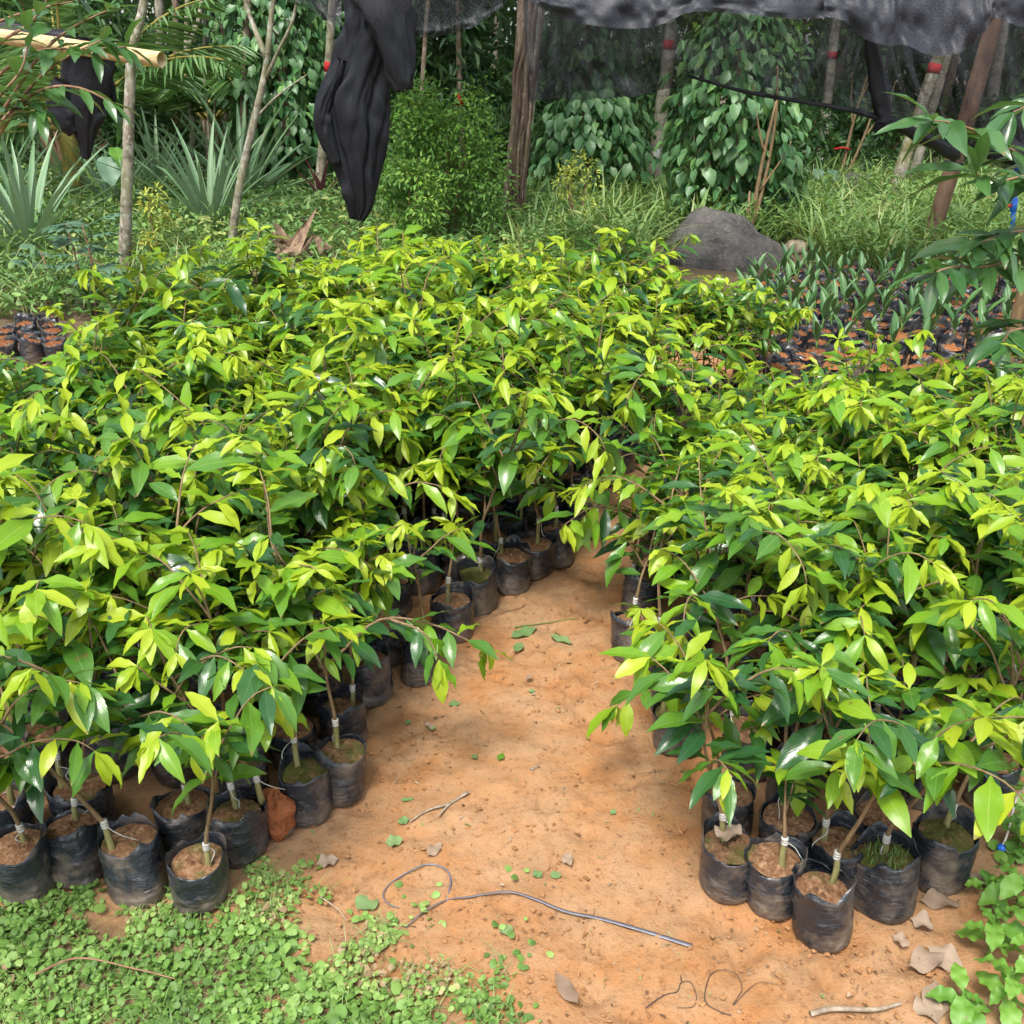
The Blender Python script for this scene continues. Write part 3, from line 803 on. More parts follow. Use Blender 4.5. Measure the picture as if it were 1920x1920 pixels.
# bags one can tell apart along the front and the path: rim pixel, label, kind, bag no.
hand = [
 (28, 1575, 'sapling in a muddy black bag at the photo edge, leftmost of the front row', 'f', 1, LG),
 (128, 1548, 'sapling leaning from a tall bag, second from the photo edge in the front row', 'f', 0, LG),
 (245, 1578, 'sapling in a squat bag of dry leaves, third along the front row', 'f', 5, LG),
 (366, 1592, 'sapling in the foremost grey-dusted bag, standing in the ground cover', 'f', 4, LG),
 (437, 1512, 'sapling with white graft tape in a torn-rimmed bag beside the bare root ball', 'f', 3, LG),
 (572, 1442, 'sapling in a blue-black bag between the bare root ball and the path corner', 'f', 1, LG),
 (633, 1405, 'sapling in the bag at the path corner of the front row, moss on its soil', 'reachL', 0, LG),
 (640, 1312, 'sapling in a tall upright bag just behind the path corner bag', 'f', 6, LG),
 (345, 1495, 'sapling in a bag right behind the foremost dusted bag', 'f', 2, LG),
 (450, 1432, 'sapling in a wide bag behind the torn-rimmed bag with graft tape', 'v', 5, LG),
 (150, 1470, 'sapling behind the leaning one near the photo edge', 'v', 2, LG),
 (545, 1350, 'sapling behind the blue-black bag, one row in from the path', 'v', 7, LG),
 (695, 1232, 'sapling in a shaded bag above the path corner, beside the mud-coated bag', 'v', 4, LG),
 (782, 1196, 'sapling in a bag coated with tan mud at the path edge', 'v', 0, LG),
 (845, 1128, 'sapling in a smooth black bag where the fallen leaves lie on the path', 's', 1, LG),
 (897, 1078, 'sapling in a dusty bag, one before the mossy bag at the path bend', 'v', 3, LG),
 (960, 1040, 'sapling in a creased round bag with bright moss at the path bend', 'v', 2, LG),
 (1002, 1018, 'sapling in the bag just past the mossy bag at the path bend', 'v', 4, LG),
 (1045, 998, 'sapling at the far end of the path edge, before the gap', 'v', 0, LG),
 (1370, 1478, 'sapling in a bag with grass seedlings on the corner above the fallen-leaf bag', 'f', 2, RG),
 (1370, 1572, 'sapling in a creased bag with a dry leaf hanging over its rim', 'f', 7, RG),
 (1465, 1600, 'small sapling in a round bag with bare orange soil, beside the foremost bag', 's', 5, RG),
 (1556, 1645, 'sapling in the foremost bag with a high folded rim and sunken soil', 'f', 6, RG),
 (1588, 1568, 'sapling in a mossy bag hidden behind the foremost high-rimmed bag', 'f', 4, RG),
 (1672, 1604, 'sapling in a bag with a tuft of grass on its soil, by the dry leaves', 'f', 3, RG),
 (1770, 1560, 'sapling in the bag beside the green weeds, last of its front row', 'f', 1, RG),
 (1490, 1520, 'sapling in a bag behind the round orange-soil bag', 'f', 0, RG),
 (1665, 1515, 'sapling in a bag behind the grass-tufted bag', 'v', 5, RG),
 (1275, 1325, 'sapling in a lone upright bag on the path edge with a branch over the clay', 'reachR', 4, RG),
 (1268, 1258, 'sapling in a bag with a pale torn rim, behind the lone upright bag', 'v', 2, RG),
 (1240, 1208, 'sapling in a creased bag with grey soil on the inner path edge', 'v', 5, RG),
 (1192, 1168, 'sapling in a leaning bag where the path narrows, first of three', 's', 1, RG),
 (1300, 1150, 'sapling one row behind where the path narrows', 'v', 0, RG),
 (1200, 1085, 'sapling with branches hanging over the narrow end of the path', 'reachM', 3, RG),
]
def local_path(pos, pts):
    return [np.array(PY(px, py, Y)) - np.array([pos[0], pos[1], 0]) for px, py, Y in pts]
for k, (px, py, label, kind, b, grp) in enumerate(hand):
    p = G(px, py, RIM); pos = (p.x, p.y, float(ground_z(p.x, p.y)) - .006)
    rz = rnd.uniform(0, 6.283)
    if kind == 'reachL':
        var = sapling_variant(1500, .5, .12, .08, (1, 2), reach=[local_path(pos, [(622, 1240, p.y), (705, 1170, p.y + .04), (800, 1178, p.y + .06), (860, 1205, p.y + .05), (905, 1225, p.y + .05)]), local_path(pos, [(720, 1168, p.y + .04), (785, 1195, p.y), (815, 1245, p.y - .02)])], low=False, age=.8); rz = 0
    elif kind == 'reachR':
        var = sapling_variant(1501, .46, .12, .08, (1, 1), reach=[local_path(pos, [(1290, 1255, p.y), (1330, 1225, p.y), (1260, 1262, p.y - .05), (1205, 1290, p.y - .12), (1160, 1318, p.y - .16)])], low=False, age=.85); rz = 0
    elif kind == 'reachM':
        var = sapling_variant(1502, .5, .12, .08, (2, 2), reach=[local_path(pos, [(1215, 1010, p.y), (1165, 965, p.y - .03), (1105, 955, p.y - .1), (1055, 985, p.y - .18)]), local_path(pos, [(1240, 1000, p.y), (1190, 930, p.y), (1140, 905, p.y - .02), (1095, 915, p.y - .04)]), local_path(pos, [(1235, 1000, p.y), (1180, 960, p.y + .05), (1125, 955, p.y + .1), (1080, 985, p.y + .1)])], age=.95); rz = 0
    else:
        var = {'f': FRONT, 'v': VARS, 's': SMALL}[kind][k % {'f': 8, 'v': 14, 's': 3}[kind]]
    place_sapling(pos, rz, var, BAGS[b], label, grp, rnd.uniform(.96, 1.05), rnd.uniform(-.04, .04))
    placed.append((p.x, p.y)); N_IND += 1

def fill(poly, spacing, jit, bounds):
    out = []; row = 0; y = bounds[2]
    while y < bounds[3]:
        x = bounds[0] + (row % 2) * spacing / 2
        while x < bounds[1]:
            xx, yy = x + rnd.uniform(-jit, jit), y + rnd.uniform(-jit, jit)
            if in_poly(xx, yy, poly) and all((xx - a) ** 2 + (yy - b) ** 2 > .128 ** 2 for a, b in placed):
                q, w = topx((xx, yy, .45))
                if -150 < q < 2070 and w < 2050: out.append((xx, yy)); placed.append((xx, yy))
            x += spacing
        y += spacing * .87; row += 1
    return out
Ls = fill(LEFT, .158, .012, (-2.6, 1.6, 1.6, 6.0))
Rs = fill(RIGHT, .158, .012, (.3, 2.5, 1.6, 4.5))
spots = [(x, y, 'L') for x, y in Ls] + [(x, y, 'R') for x, y in Rs]
spots.sort(key=lambda s: s[1])
def zone_label(x, y, side):
    ex = -.5 * (y + .25)                      # where the photo's edge cuts the ground
    if side == 'L':
        if y < 2.75: return 'leafy sapling in the rows just behind the front row of dusty bags', 'saplings behind the dusty front bags'
        if x < ex + .45: return 'leafy sapling of the large block standing along the photo edge', 'large-block saplings along the photo edge'
        if min(math.hypot(x - a, y - b) for a, b in left_edge) < .34: return 'leafy sapling in the inner rows along the clay path, large block', 'large-block saplings along the path'
        return 'leafy sapling crowded in the heart of the large block', 'saplings in the heart of the large block'
    if y < 2.55: return 'leafy sapling just behind the foremost bags of the block by the weeds', 'saplings behind the foremost bags by the weeds'
    if y > 3.75: return 'leafy sapling in the rear rows next to the soil bags under the net', 'rear saplings next to the soil bags'
    if x > -ex - .4: return 'leafy sapling of the weedy-side block standing along the photo edge', 'weedy-side saplings along the photo edge'
    return 'leafy sapling crowded in the heart of the block by the weeds', 'saplings in the heart of the block by the weeds'
joined = Geo(); jm = {k: Geo() for k in ('y', 'l', 'm', 'd', 'stem', 'bag')}
INDIV = 312
tall_pos = G(690, 800, 0)
for k, (x, y, side) in enumerate(spots):
    back = side == 'L' and y > 4.0 and x > -1.4
    fam = TALL if back or (side == 'L' and rnd.random() < .12) else VARS
    var = fam[rnd.randrange(len(fam))]
    sc = rnd.uniform(.86, 1.12) * (1.05 if side == 'L' else .96)
    if back: sc *= rnd.uniform(.84, 1.12) * (.84 if x > .45 else 1.0)
    pos = (x, y, float(ground_z(x, y)) - .006); rz = rnd.uniform(0, 6.283)
    bag = BAGS[rnd.randrange(len(BAGS))]
    if N_IND < INDIV:
        lab, grp = zone_label(x, y, side)
        if back: lab, grp = 'tall leafy grafted sapling at the far end of the large block', 'tall saplings at the far end of the large block'
        place_sapling(pos, rz, var, bag, lab, grp, sc)
        N_IND += 1
    else:
        W = np.array(Matrix.Translation(pos) @ Matrix.Rotation(rz, 4, 'Z') @ Matrix.Diagonal((sc, sc, sc, 1)))
        for cls, q, M in var['leaves']:
            A = W @ np.array(M); V, Qd, U, _ = LEAVES[cls][q]
            jm[cls].add(V @ A[:3, :3].T + A[:3, 3], Qd, None, U, rnd.random())
        for gg in var['raw'][:2]:
            for V, Qd in zip(gg.V, gg.Q):
                pass
            V = np.concatenate(gg.V); jm['stem'].add(V @ W[:3, :3].T + W[:3, 3], np.concatenate(gg.Q), np.concatenate(gg.T) if gg.T else None)
        me = bag[0]; V = np.empty(len(me.vertices) * 3); me.vertices.foreach_get('co', V); V = V.reshape(-1, 3)
        Qd = np.array([list(p.vertices) for p in me.polygons if len(p.vertices) == 4])
        jm['bag'].add(V @ W[:3, :3].T + W[:3, 3], Qd)
print('SPOTS', len(Ls), len(Rs), 'individual', N_IND)
if jm['stem'].n:
    mass = empty('sapling_mass', (0, 5, 0))
    tag(mass, 'far rows of the sapling block, too dense to tell apart', 'saplings', None, 'stuff')
    for key, mat, nm in (('y', 'leaf_young', 'young_foliage'), ('l', 'leaf_light', 'light_foliage'), ('m', 'leaf_mid', 'green_foliage'), ('d', 'leaf_dark', 'dark_foliage'), ('stem', 'bark_young', 'stems'), ('bag', 'bag_film', 'bags')):
        if jm[key].n:
            o = link(nm, jm[key].mesh(nm, mat), mass, loc=(0, -5, 0)); o['kind'] = 'stuff'

# ------------------------------------------------------------------ bare root ball with its torn bag, in the front row
def lump(g, c, rx, ry, rz, seed, amp=0.18, seg=14, rings=8, zmin=None, rn=0.0, freq=2.0):
    rs = np.random.RandomState(seed); ph = rs.rand(8) * 6.28
    th = np.linspace(0, 2 * np.pi, seg, endpoint=False); fi = np.linspace(0.0, np.pi, rings + 1)
    V = []
    for f in fi:
        d = 1 + amp * (np.sin(freq * th + ph[0] + f) * .4 + np.sin(2 * freq * th + ph[1] - 2 * f) * .3 + np.sin(3 * f * freq + ph[2]) * .3 + .5 * rs.randn(seg) * .5)
        V.append(np.stack([c[0] + rx * d * np.sin(f) * np.cos(th), c[1] + ry * d * np.sin(f) * np.sin(th), c[2] + rz * d * np.cos(f)], -1))
    V = np.concatenate(V)
    if zmin is not None: V[:, 2] = np.maximum(V[:, 2], zmin)
    i, j = np.meshgrid(np.arange(rings), np.arange(seg), indexing='ij'); j2 = (j + 1) % seg
    Q = np.stack([i * seg + j, (i + 1) * seg + j, (i + 1) * seg + j2, i * seg + j2], -1).reshape(-1, 4)
    g.add(V, Q, rn=rn)
p = G(515, 1500, .09)
e = empty('grafted_sapling', (p.x, p.y, float(ground_z(p.x, p.y)) - .004))
tag(e, 'sapling with a bare orange root ball, its bag torn away', 'sapling', LG)
g = Geo(); lump(g, (0, 0, .060), .043, .043, .060, 5, .34, 22, 14); link('root_ball', g.mesh('root_ball', 'root_ball'), e)
g = Geo(); lump(g, (0, 0, .026), .044, .044, .028, 6, .10, 16, 6, zmin=0.0); link('bag', g.mesh('torn_bag', 'bag_film'), e)
v = FRONT[2]; mt = Matrix.Translation((0, 0, .125 - v['soil_z']))
for nm, k in (('rootstock', 'rootstock'), ('stem', 'stem'), ('graft_tape', 'tape')): link(nm, v[k], e, mtx=mt)
for cls, k, M in v['leaves']: link('leaf', LEAVES[cls][k][3], e, mtx=mt @ M)

# tuft of grass on one bag, dry leaves
rsg = np.random.RandomState(77)
def dry_leaf_mesh(seed, L, W):
    rs = random.Random(seed)
    a = leaf_arrays(L, W, rs.uniform(.05, .35), rs.uniform(-.45, .45), rs.uniform(.3, .7), rs.uniform(0, 6), .75, 1.0, 13, 6, .12, rs.uniform(1.0, 2.2))
    return mesh_np('dry_leaf', a[0], a[1], 'leaf_dry', a[2])
def fallen_mesh(seed, L, W, mat='leaf_fallen'):
    rs = random.Random(seed)
    a = leaf_arrays(L, W, rs.uniform(.02, .15), rs.uniform(-.2, .3), rs.uniform(.05, .25), rs.uniform(0, 6), .7, .9, 12, 4, .1, 2.0)
    return mesh_np('fallen_leaf', a[0], a[1], mat, a[2])
def lay(name, me, px, py, rz, label, cat, group=None, tilt=0.0, dz=0.006, z=None):
    p = G(px, py, z or 0.0)
    o = link(name, me); o.location = (p.x, p.y, (float(ground_z(p.x, p.y)) if z is None else z) + dz)
    o.rotation_euler = (tilt, rnd.uniform(-.08, .08), rz)
    return tag(o, label, cat, group)
DL = 'dry leaves beside the weeds'
for k, (px, py, L, W, rz, tl, lab) in enumerate((
    (1370, 1548, .075, .06, -1.9, .5, 'crumpled grey-brown dry leaf hanging over the rim of a bag'),
    (1718, 1690, .095, .05, -.1, .1, 'long flat dry leaf nearest the grass-tufted bag'),
    (1706, 1722, .05, .045, -.6, .2, 'small square-looking dry leaf below the long flat one'),
    (1735, 1772, .085, .06, -.9, .5, 'upper crumpled dry leaf of the pile beside the weeds'),
    (1700, 1812, .09, .05, .3, .3, 'torn dry leaf in the middle of the pile beside the weeds'),
    (1712, 1862, .08, .05, -1.2, -.3, 'pale lower dry leaf of the pile beside the weeds'),
    (1752, 1835, .11, .05, -1.9, .4, 'large pale dry leaf with a bent end at the bottom of the pile'),
    (1672, 1752, .04, .03, -.8, .3, 'little curled dry leaf on the clay before the pile'),
    (1805, 1660, .08, .055, .2, .15, 'pale greenish dry leaf lying beside the weeds'),
    (1040, 1822, .105, .034, -1.15, .2, 'striped pale dry leaf lying on the clay near the ground cover'),
    (800, 1612, .05, .03, .9, .3, 'grey curled dry leaf beside the black strap loop'),
    (1058, 1602, .05, .026, -1.3, .5, 'folded grey dry leaf standing on the clay'),
    (590, 1622, .055, .04, .4, .1, 'dark wilted leaf flat on the clay near the root ball'),
    (795, 1362, .035, .02, -.3, .3, 'tiny dry leaf curled on the middle of the path'),
    (985, 1280, .03, .015, .8, .2, 'thin dry leaf sliver in the middle of the path'))):
    lay('dry_leaf', dry_leaf_mesh(300 + k, L, W), px, py, rz, lab, 'dry leaf', DL if 1 <= k <= 6 else None, tl * .5, .010, z=.13 if k == 0 else None)
for k, (px, py, L, W, rz, lab) in enumerate((
    (955, 1198, .10, .05, .5, 'broad wilted green leaf among the cuttings on the path'),
    (1030, 1195, .09, .035, -.7, 'pointed grey-green leaf tipped over on the path'),
    (965, 1225, .05, .035, 1.1, 'bent green leaf below the broad wilted one'),
    (840, 1322, .035, .03, .3, 'round pale green leaf flat on the path'),
    (935, 1432, .03, .02, 1.2, 'bright green leaf beside the small mud hole'),
    (893, 1430, .03, .016, 1.9, 'faded green leaf pressed into the mud'),
    (750, 1502, .035, .012, .1, 'narrow green leaf lying flat near the forked twig'),
    (745, 1545, .03, .025, .4, 'crumpled green leaf below the forked twig'),
    (720, 1582, .045, .035, .2, 'torn green leaf scrap left of the strap loop'),
    (668, 1705, .06, .058, .9, 'large round grey-green leaf at the edge of the ground cover'),
    (1030, 1645, .028, .024, .2, 'pair-like green leaf scrap on open clay'),
    (1015, 1648, .028, .022, 2.2, 'dull green leaf scrap on open clay'),
    (1365, 1672, .06, .018, -.6, 'bright narrow green leaf at the foot of the creased bag'),
    (935, 1752, .035, .03, .5, 'green clover-like leaf alone on the clay below the strap'),
    (800, 1365, .03, .014, -.2, 'small green leaf beside the tiny dry leaf'),
    (760, 1362, .02, .018, .9, 'small shredded green leaf in the path'),
    (1145, 1530, .02, .016, .9, 'speck of green leaf on the path before the corner bag'),
    (1280, 1460, .025, .02, .4, 'small green leaf near the corner bag of the block by the weeds'),
    (1265, 1375, .03, .02, 1.4, 'small green leaf under the overhanging branch'),
    (990, 1300, .02, .016, 0., 'tiny leaf scrap far up the path'))):
    lay('fallen_leaf', fallen_mesh(400 + k, L, W, 'leaf_mid' if k in (4, 12) else 'leaf_fallen'), px, py, rz, lab, 'leaf', 'green leaves fallen on the path', rnd.uniform(-.12, .12), .007)
tuft = Geo()
hp = G(1672, 1604, .12)
n = 160; a = rsg.rand(n) * 6.283; q = .045 * np.sqrt(rsg.rand(n))
P = np.stack([hp.x - .012 + q * np.cos(a), hp.y - .008 + q * np.sin(a), np.full(n, .106)], -1)
blades(tuft, P, rsg.rand(n) * 6.283, rsg.uniform(.012, .035, n), rsg.uniform(.2, .8, n), .0016, rsg, 3)
o = link('grass_tuft', tuft.mesh('grass_tuft', 'foliage_shrub'))
tag(o, 'fine bright grass tuft growing on the soil of one bag', 'grass', None, 'stuff')

# twigs, strap, string and scraps on the clay
def path_obj(name, pts, r, mat, label, cat, seg=6, z=.006, taper=.5, flat=None):
    W = [np.array(G(px, py, 0)) for px, py in pts]
    W = smooth_path([w + np.array([0, 0, float(ground_z(w[0], w[1])) + z]) for w in W], 5)
    c = W[0].copy(); g = Geo()
    if flat:
        T, A, B = frames(W); n = len(W)
        side = np.cross(T, [0, 0, 1.0]); side /= np.linalg.norm(side, axis=1, keepdims=True)
        tw = np.linspace(flat[1], 0.1, n)
        wv = side * np.cos(tw)[:, None] + np.array([0, 0, 1.0]) * np.sin(tw)[:, None]
        wd = np.linspace(flat[0] * .35, flat[0], n)[:, None]
        up = np.array([0, 0, .0016])
        V = np.concatenate([W - wv * wd, W + wv * wd, W + wv * wd + up, W - wv * wd + up]) - c
        k = np.arange(n - 1)
        Qs = [np.stack([k + a * n, k + 1 + a * n, k + 1 + b * n, k + b * n], -1) for a, b in ((0, 1), (1, 2), (2, 3), (3, 0))]
        g.add(V, np.concatenate(Qs))
    else:
        tube(g, W - c, np.linspace(r, r * taper, len(W)), seg)
    o = link(name, g.mesh(name, mat)); o.location = c
    return tag(o, label, cat)
def forked_twig(name, main, side, r, mat, label):
    g = Geo(); c = np.array(G(*main[0], 0))
    for pts, rr in ((main, r), (side, r * .8)):
        W = smooth_path([np.array(G(px, py, 0)) + np.array([0, 0, .008 + float(ground_z(*G(px, py, 0)[:2]))]) for px, py in pts], 4)
        tube(g, W - c, np.linspace(rr, rr * .5, len(W)), 6, noise=.12, rs=rsg)
    o = link(name, g.mesh(name, mat)); o.location = c
    return tag(o, label, 'twig')
forked_twig('twig', [(878, 1495), (845, 1515), (822, 1538)], [(846, 1516), (805, 1525), (768, 1545)], .0045, 'wood_grey', 'forked pale dry twig lying on the clay path')
strap = path_obj('strap', [(760, 1740), (795, 1712), (838, 1688), (880, 1683), (950, 1674), (1000, 1688), (1060, 1708), (1130, 1722), (1220, 1748), (1298, 1772)], .003, 'strap_plastic', 'long flat black plastic strap snaking across the clay', 'strap', flat=(.0058, .6))
path_obj('strap_loop', [(838, 1688), (845, 1655), (835, 1633), (800, 1625), (760, 1640), (728, 1660), (718, 1680), (730, 1695), (748, 1702)], .0022, 'strap_plastic', 'thin loop of black plastic strip beside the long strap', 'strap')
path_obj('thread', [(1210, 1888), (1245, 1865), (1270, 1858), (1277, 1842), (1295, 1840), (1306, 1865), (1300, 1885), (1270, 1888)], .0011, 'thread_black', 'short curl of black thread on the clay near the photo bottom', 'thread', 4)
path_obj('thread', [(1372, 1900), (1345, 1890), (1322, 1872), (1330, 1830), (1350, 1815), (1380, 1822), (1392, 1850), (1375, 1880), (1420, 1838), (1458, 1842)], .0011, 'thread_black', 'looped black thread on the clay below the foremost bag', 'thread', 4)
path_obj('twig', [(770, 1182), (880, 1170), (960, 1150), (985, 1140)], .0025, 'bark_twig', 'long thin twig across the path by the wilted leaves', 'twig')
path_obj('twig', [(965, 1180), (1030, 1172), (1085, 1166)], .002, 'stem_green', 'thin green cutting across the path by the wilted leaves', 'twig')
path_obj('twig', [(600, 1680), (632, 1700), (650, 1722)], .0018, 'wood_grey', 'short pale straw at the edge of the ground cover', 'twig')
path_obj('twig', [(995, 1448), (1012, 1442)], .0035, 'wood_grey', 'stubby grey stick in the middle of the path', 'twig')
path_obj('twig', [(1240, 1450), (1180, 1458), (1100, 1465)], .0012, 'bark_twig', 'hair-thin straw lying across the path', 'twig')
path_obj('twig', [(1520, 1900), (1560, 1890), (1640, 1890), (1690, 1880)], .0065, 'wood_grey', 'thick pale root stub at the photo bottom near the weeds', 'twig')
path_obj('twig', [(70, 1842), (150, 1812), (260, 1830), (330, 1845)], .0025, 'bark_twig', 'brown stalk lying through the ground cover', 'twig', z=.03)
# white cord with a blue knob by the weeds
cw = [np.array(G(1925, 1470, .16)), np.array(G(1905, 1500, .10)), np.array(G(1890, 1560, .05)), np.array(G(1878, 1590, .015))]
ce = empty('white_cord', tuple(cw[-1])); tag(ce, 'white plastic cord with a blue knob coming out of the weeds', 'cord')
g = Geo(); tube(g, smooth_path(cw, 5) - cw[-1], .0026, 6); link('cord', g.mesh('cord', 'string_white'), ce)
g = Geo(); lump(g, (0, 0, 0), .011, .011, .010, 3, .1, 10, 6); link('knob', g.mesh('knob', 'pipe_blue'), ce)
# clay crumbs and grit
g = Geo(); n = 5200
px = rsg.uniform(480, 1780, n); py = rsg.uniform(1000, 1990, n)
for a, b in zip(px, py):
    c = G(a, b, 0); s = float(rsg.gamma(1.3, .0017)) + .0009
    if s > .0085: continue
    d = rsg.randn(6, 3) * .25
    V = (np.array([[1, 0, 0], [-1, 0, 0], [0, 1, 0], [0, -1, 0], [0, 0, .8], [0, 0, -.5]]) + d) * s + np.array([c.x, c.y, float(ground_z(c.x, c.y)) + s * .3])
    g.add(V, None, [[0, 2, 4], [2, 1, 4], [1, 3, 4], [3, 0, 4], [2, 0, 5], [1, 2, 5], [3, 1, 5], [0, 3, 5]])
tag(link('gravel', g.mesh('gravel', 'clay_crumb', False)), 'clay crumbs and grit strewn over the path', 'grit', None, 'stuff')

g = Geo(); n = 1100
cs = [G(a, b, 0) for a, b in zip(rsg.uniform(480, 1850, n), rsg.uniform(1000, 1990, n))]
P = np.array([[c.x, c.y, float(ground_z(c.x, c.y)) + .004] for c in cs]); a = rsg.rand(n) * 6.283
leaf_cloud(g, P, np.stack([np.cos(a), np.sin(a), .25 * rsg.randn(n)], -1), rsg.gamma(2.2, .0042, n).clip(.002, .03), rsg.gamma(2.2, .0018, n).clip(.001, .010), rsg, upj=.25)
cloud_material('litter_bits', [(0, (0.07, 0.04, 0.025)), (.45, (0.20, 0.12, 0.07)), (.75, (0.36, 0.28, 0.2)), (.82, (0.14, 0.22, 0.07)), (1, (0.2, 0.3, 0.1))], (0.2, 0.15, 0.08), .8, .1, .2)
tag(link('leaf_litter', g.mesh('leaf_litter', 'litter_bits')), 'crumbs of dry and green leaf strewn over the clay path', 'litter', None, 'stuff')

# ------------------------------------------------------------------ round-leaved ground cover, front
def round_leaves(g, P, r, rs, tilt=.35, rnd_=None):
    n = len(P); k = 7
    nrm = np.stack([tilt * rs.randn(n), tilt * rs.randn(n) - .12, np.ones(n)], -1); nrm /= np.linalg.norm(nrm, axis=1, keepdims=True)
    az = rs.rand(n) * 6.283
    A = np.stack([np.cos(az), np.sin(az), np.zeros(n)], -1); A -= nrm * (A * nrm).sum(1, keepdims=True); A /= np.linalg.norm(A, axis=1, keepdims=True)
    B = np.cross(nrm, A)
    th = np.linspace(0, 2 * np.pi, k, endpoint=False)
    ring = P[:, None] + r[:, None, None] * (1.12 * np.cos(th)[None, :, None] * A[:, None] + .92 * np.sin(th)[None, :, None] * B[:, None]) - nrm[:, None] * (r * .22)[:, None, None] * (1 + .8 * np.cos(2 * th + 1))[None, :, None]
    V = np.concatenate([P[:, None], ring], 1).reshape(-1, 3)
    b = np.arange(n)[:, None] * (k + 1)
    T = np.concatenate([b + np.array([0, 1 + q, 1 + (q + 1) % k]) for q in range(k)])
    rr = rs.rand(n) if rnd_ is None else rnd_
    g.add(V, None, T, None, np.repeat(rr, k + 1))
def scatter(poly, n, rs, soft=.12, seed=5, thr=-.15, freq=5.0):
    xs = [p[0] for p in poly]; ys = [p[1] for p in poly]
    x = rs.uniform(min(xs), max(xs), n); y = rs.uniform(min(ys), max(ys), n)
    ok = in_poly_np(x, y, poly); x, y = x[ok], y[ok]
    d = seg_dist(x, y, poly)
    keep = (fbm2(x * freq, y * freq, seed, 3) + np.clip(d / soft, 0, 1.5) * .5 - .25 > thr + .25 * rs.rand(len(x)))
    return x[keep], y[keep]
rsc = np.random.RandomState(8)
g = Geo()
x, y = scatter(COVER, 84000, rsc, .16, 5, -.20, 8.0)
z = ground_z(x, y) + .004 + rsc.rand(len(x)) ** 1.5 * .026 * np.clip(seg_dist(x, y, COVER) / .15, .25, 1)
pz = np.clip(.5 + 1.1 * fbm2(x * 4.5, y * 4.5, 15, 3), 0, 1)
keep = rsc.rand(len(x)) < 1.0 - .45 * pz
x, y, z, pz = x[keep], y[keep], z[keep], pz[keep]
round_leaves(g, np.stack([x, y, z], -1), rsc.gamma(8, .00066, len(x)).clip(.0022, .0115) * (.75 + .85 * pz), rsc, .55, np.clip(.30 + .75 * fbm2(x * 6, y * 6, 17, 2) + .5 * rsc.rand(len(x)), 0, 1))
x2, y2 = x[::3], y[::3]
blades(g, np.stack([x2, y2, ground_z(x2, y2)], -1), rsc.rand(len(x2)) * 6.283, rsc.uniform(.02, .055, len(x2)), rsc.uniform(.5, 1.6, len(x2)), .0013, rsc, 3)
# outlying sprigs creeping onto the clay
for k in range(24):
    cx, cy = rsc.uniform(520, 1060), rsc.uniform(1600, 1930); c = G(cx, cy, 0)
    m = rsc.randint(2, 9)
    xx, yy = c.x + .022 * rsc.randn(m), c.y + .022 * rsc.randn(m)
    round_leaves(g, np.stack([xx, yy, ground_z(xx, yy) + .006 + .006 * rsc.rand(m)], -1), rsc.uniform(.004, .0095, m), rsc, .3)
tag(link('ground_cover', g.mesh('ground_cover', 'foliage_cover')), 'mat of small round green leaves creeping over the clay', 'ground cover', None, 'stuff')

# ------------------------------------------------------------------ broad-leaved weeds at the right edge
g = Geo()
x, y = scatter(WEEDS, 6500, rsc, .1, 9, -.1)
d = seg_dist(x, y, WEEDS)
round_leaves(g, np.stack([x, y, ground_z(x, y) + .01 + rsc.rand(len(x)) * .14 * np.clip(d / .25, .08, 1)], -1), rsc.uniform(.008, .021, len(x)), rsc, .45)
tag(link('weed_mat', g.mesh('weed_mat', 'foliage_shrub')), 'thick mat of round-leaved green weeds along the photo edge', 'weeds', None, 'stuff')
WEEDLEAF = []
for k in range(5):
    L = .08 + .012 * k; a = leaf_arrays(L, L * .48, .25, .5 + .1 * k, .35, k, .75, 1.0, 14, 4, .12, 3, serr=.05)
    WEEDLEAF.append(mesh_np('leaf', a[0], a[1], 'leaf_weed', a[2]))
def weed(px, py, nl, h, label, s=1.0, seed=0, grp='broad-leaved weeds by the dry leaves'):
    rs = random.Random(seed); c = G(px, py, 0)
    e = empty('broadleaf_weed', (c.x, c.y, float(ground_z(c.x, c.y)))); tag(e, label, 'weed', grp)
    g = Geo(); tube(g, smooth_path([(0, 0, 0), (.01, .005, h * .5), (.0, .01, h)], 3), np.linspace(.003, .0015, 7), 5)
    link('stem', g.mesh('stem', 'stem_green'), e)
    for k in range(nl):
        az = k * 2.4 + rs.uniform(-.4, .4); z = h * (.25 + .75 * (k + 1) / nl)
        d = (math.cos(az), math.sin(az), rs.uniform(-.15, .45))
        link('leaf', WEEDLEAF[rs.randrange(5)], e, mtx=leaf_frame((0, 0, z), d, (0, 0, 1), rs.uniform(-.3, .3), s * rs.uniform(.65, 1.1)))
for k, (px, py, nl, h, lab) in enumerate((
    (1850, 1790, 9, .10, 'serrated broad-leaved weed nearest the pile of dry leaves'),
    (1895, 1720, 8, .12, 'broad-leaved weed above the serrated one at the photo edge'),
    (1880, 1900, 10, .12, 'large-leaved weed in the photo corner'),
    (1800, 1890, 8, .05, 'low weed with long leaves spreading over the clay in the corner'),
    (1840, 1690, 6, .06, 'small weed sprouting beside the pale greenish dry leaf'),
    (1915, 1830, 8, .14, 'tall broad-leaved weed half out of the photo in the corner'),
    (1850, 1500, 7, .12, 'broad-leaved weed leaning on the last bag of the row'),
    (1905, 1600, 8, .12, 'broad-leaved weed behind the white cord'),
    (1560, 1590, 5, .05, 'seedling weed rooted in the mossy bag'),
    (1900, 1400, 8, .18, 'broad-leaved weed under the drooping sapling branch at the edge'))):
    weed(px, py, nl, h, lab, .72, 40 + k)

